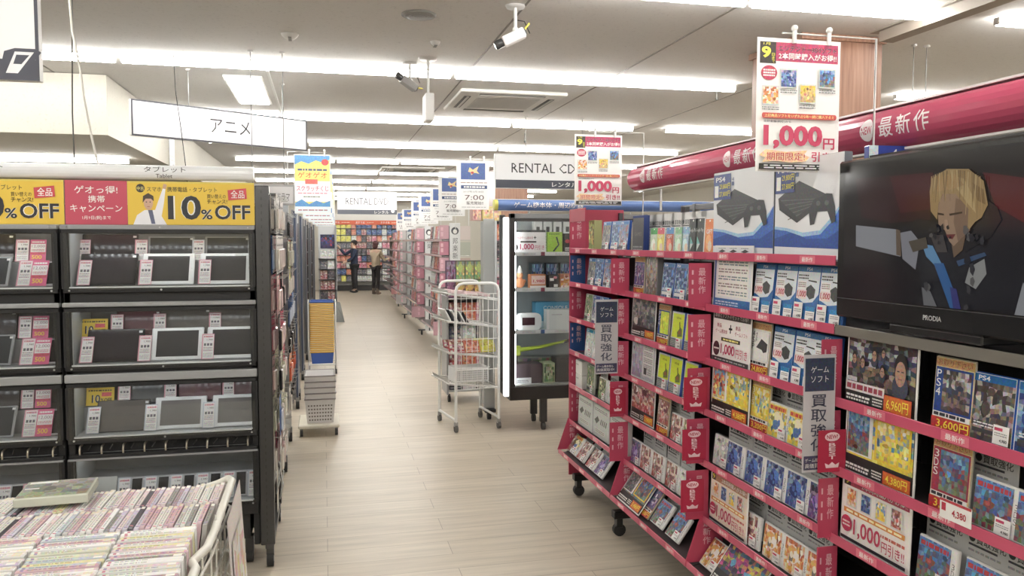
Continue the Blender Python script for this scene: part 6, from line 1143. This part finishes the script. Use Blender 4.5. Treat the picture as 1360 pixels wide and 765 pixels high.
# ---- people
def skin_obj(name, verts, edges, col, parent=None, m='cloth', sub=2, lbl=None):
    me = bpy.data.meshes.new('s'); me.from_pydata([v[0] for v in verts], edges, []); o = bpy.data.objects.new('s', me); COL.objects.link(o)
    md = o.modifiers.new('k', 'SKIN'); md.use_smooth_shade = True
    for i, v in enumerate(verts): r = v[1]; me.skin_vertices[0].data[i].radius = (r, r) if not isinstance(r, tuple) else r
    me.skin_vertices[0].data[0].use_root = True
    sd = o.modifiers.new('s', 'SUBSURF'); sd.levels = sub; sd.render_levels = sub
    dg = bpy.context.evaluated_depsgraph_get(); ev = o.evaluated_get(dg); m2 = bpy.data.meshes.new_from_object(ev)
    V = [tuple(v.co) for v in m2.vertices]; F = [tuple(p.vertices) for p in m2.polygons]; bpy.data.objects.remove(o); bpy.data.meshes.remove(me); bpy.data.meshes.remove(m2)
    mb = MB(); mb.add(V, F, col, m, True); return mb
SKIN = (206, 166, 140)
def hand(mb, w, d, up, s=1):        # wrist point, pointing direction, back-of-hand direction
    w = Vector(w); d = Vector(d).normalized(); up = Vector(up).normalized(); sd = d.cross(up)
    for i, (o, L) in enumerate(((-.03, .062), (-.01, .072), (.011, .067), (.03, .052))):
        a = w+d*.085+sd*o*s; mb.tube([a-d*.03, a, a+d*L*.5-up*.006, a+d*L*.95-up*.024], .0095, SKIN, 'cloth', 7, .0065)
    mb.tube([w+d*.02-sd*.02, w+d*.05-sd*.048-up*.012, w+d*.085-sd*.056-up*.02], .011, SKIN, 'cloth', 7, .0075)
    mb.tube([w-d*.02, w+d*.02, w+d*.06, w+d*.09], .026, SKIN, 'cloth', 8, .036)
def person(lb, loc, rz, H, coat, legs, hair, arm, coatlen, shoes, longhair):
    t = thing('person', lb, 'person', loc, rz); s = H/1.7
    S = lambda x, y, z: (x*s, y*s, z*s)
    # faces local -y ; x to its left
    (el, wl), (er, wr) = arm
    V = [(S(0, 0, .95), .12*s), (S(0, 0, 1.15), .105*s), (S(0, .01, 1.33), .12*s), (S(0, 0, 1.44), .06*s), (S(0, -.01, 1.5), .048*s), (S(0, -.025, 1.6), (.072*s, .085*s)), (S(0, -.02, 1.655), (.06*s, .07*s)),
         (S(.085, 0, .88), .085*s), (S(.09, -.01, .5), .055*s), (S(.09, .02, .09), .038*s), (S(.09, -.1, .035), .036*s), (S(-.085, 0, .88), .085*s), (S(-.09, .0, .5), .055*s), (S(-.09, .03, .09), .038*s), (S(-.09, -.09, .035), .036*s),
         (S(.17, 0, 1.38), .05*s), (S(*el), .04*s), (S(*wl), .027*s), (S(-.17, 0, 1.38), .05*s), (S(*er), .04*s), (S(*wr), .027*s)]
    E = [(0, 1), (1, 2), (2, 3), (3, 4), (4, 5), (5, 6), (0, 7), (7, 8), (8, 9), (9, 10), (0, 11), (11, 12), (12, 13), (13, 14), (2, 15), (15, 16), (16, 17), (2, 18), (18, 19), (19, 20)]
    mb = skin_obj('body', V, E, SKIN)
    for e, w in ((el, wl), (er, wr)): d = Vector(w)-Vector(e); hand(mb, S(*w), d, (0, 0, 1) if abs(d.normalized().z) < .8 else (0, -1, 0), s)
    mb.add([S(-.014, -.1, 1.565), S(.014, -.1, 1.565), S(0, -.128, 1.568), S(0, -.1, 1.61)], [(0, 1, 2), (0, 2, 3), (2, 1, 3)], SKIN, 'cloth')
    for x in (-.03, .03): mb.ball(S(x, -.1, 1.605), .009*s, (50, 40, 36), 'gloss', 8, 5); mb.ball(S(x*2.6, -.01, 1.59), .02*s, SKIN, 'cloth', 8, 5, (.4, 1, 1.3))
    mb.box(-.022*s, .022*s, -.107*s, -.1*s, 1.535*s, 1.543*s, (170, 100, 94), 'cloth'); mb.build('body', t)
    cv = [(S(0, 0, coatlen), (.165*s, .14*s)), (S(0, 0, 1.0), (.158*s, .13*s)), (S(0, 0, 1.15), (.15*s, .12*s)), (S(0, .01, 1.34), (.16*s, .12*s)), (S(0, 0, 1.44), .075*s), (S(.18, 0, 1.38), .065*s), (S(*el), .056*s), (tuple(Vector(S(*el)).lerp(Vector(S(*wl)), .9)), .043*s), (S(-.18, 0, 1.38), .065*s), (S(*er), .056*s), (tuple(Vector(S(*er)).lerp(Vector(S(*wr)), .9)), .043*s)]
    skin_obj('coat', cv, [(0, 1), (1, 2), (2, 3), (3, 4), (3, 5), (5, 6), (6, 7), (3, 8), (8, 9), (9, 10)], coat).build('coat', t)
    r = .066 if longhair else .085
    lv = [(S(0, 0, .93), .13*s), (S(.088, 0, .85), (.1 if not longhair else .085)*s), (S(.092, -.01, .5), r*s), (S(.092, .02, .11), (r-.014)*s), (S(-.088, 0, .85), (.1 if not longhair else .085)*s), (S(-.092, 0, .5), r*s), (S(-.092, .03, .11), (r-.014)*s)]
    skin_obj('trousers', lv, [(0, 1), (1, 2), (2, 3), (0, 4), (4, 5), (5, 6)], legs).build('trousers', t)
    for x, y in ((.09, .02), (-.09, .03)):
        mb = MB(); mb.ball(S(x, y-.05, .04), .052*s, shoes, 'satin', 12, 6, (.85, 2.5, .75)); mb.tube([S(x, y, .05), S(x, y, .1 if not longhair else .2)], .05*s, shoes, 'satin', 10); mb.build('shoe', t)
    mb = MB(); mb.ball(S(0, .005, 1.625), .105*s, hair, 'cloth', 16, 9, (.95, 1.02, .9))
    if longhair: mb.ball(S(0, .035, 1.55), .1*s, hair, 'cloth', 14, 8, (.95, .75, 1.1))
    # open the face: push the front back
    mb.V = [(x, max(y, -.045*s) if z < 1.63*s else y, z) for x, y, z in mb.V]; mb.build('hair', t)
    return t
person('person in dark navy jacket and trousers reaching up to the far wall shelving', (.93, 25.3, .002), -1.35, 1.63, (40, 50, 76), (42, 42, 46), (40, 34, 32), (((.22, -.12, 1.12), (.2, -.32, 1.02)), ((-.2, -.26, 1.24), (-.16, -.44, 1.46))), .78, (34, 32, 32), False)
pt = person('person in beige coat and black leggings holding a blue case, right of the navy jacket', (1.53, 24.3, .002), 2.35, 1.6, (198, 178, 148), (44, 40, 42), (86, 50, 50), (((.21, -.18, 1.12), (.17, -.42, 1.16)), ((-.2, -.18, 1.1), (-.14, -.42, 1.14))), .78, (110, 92, 78), True)
kk = 'fB'; q = Matrix.Rotation(2.35, 4, 'Z') @ Vector((.02, -.5, 0)); spawn('fB', (1.53+q.x, 24.3+q.y, 1.0), (0, 0, 2.35), 'blue case held in front by the person in the beige coat', 'case')
# ---- repeated cases: the 300 nearest are objects, the farthest ones are one object
QUEUE.sort(key=lambda q: q[1][0]**2+q[1][1]**2)
for q in QUEUE[:298]: spawn(*q, now=True)
mb = MB()
for kind, loc, rot, lb, gr, sc in QUEUE[298:]:
    s = KMB[kind]; from_e = Matrix.Translation(loc) @ (Matrix.Rotation(rot[2], 4, 'Z') @ Matrix.Rotation(rot[1], 4, 'Y') @ Matrix.Rotation(rot[0], 4, 'X')) @ Matrix.Diagonal((*(sc or (1, 1, 1)), 1))
    o = len(mb.V); mb.V += [tuple(from_e @ Vector(v)) for v in s.V]; mb.F += [tuple(i+o for i in f) for f in s.F]; mb.C += s.C; mb.M += s.M; mb.sm += s.sm
if mb.V: tag(mb.build('video_cases'), 'mass of small colourful cases on the farthest shelves and the far wall shelving', 'cases', None, 'stuff')
# ---------------------------------------------------------------- world and view
w = bpy.data.worlds.new('world'); scene.world = w; w.use_nodes = True
w.node_tree.nodes['Background'].inputs[0].default_value = (.8, .85, .9, 1); w.node_tree.nodes['Background'].inputs[1].default_value = .3
vs = scene.view_settings; vs.view_transform = 'Standard'; vs.look = 'None'; vs.gamma = 1; vs.use_curve_mapping = False; vs.exposure = EXPO
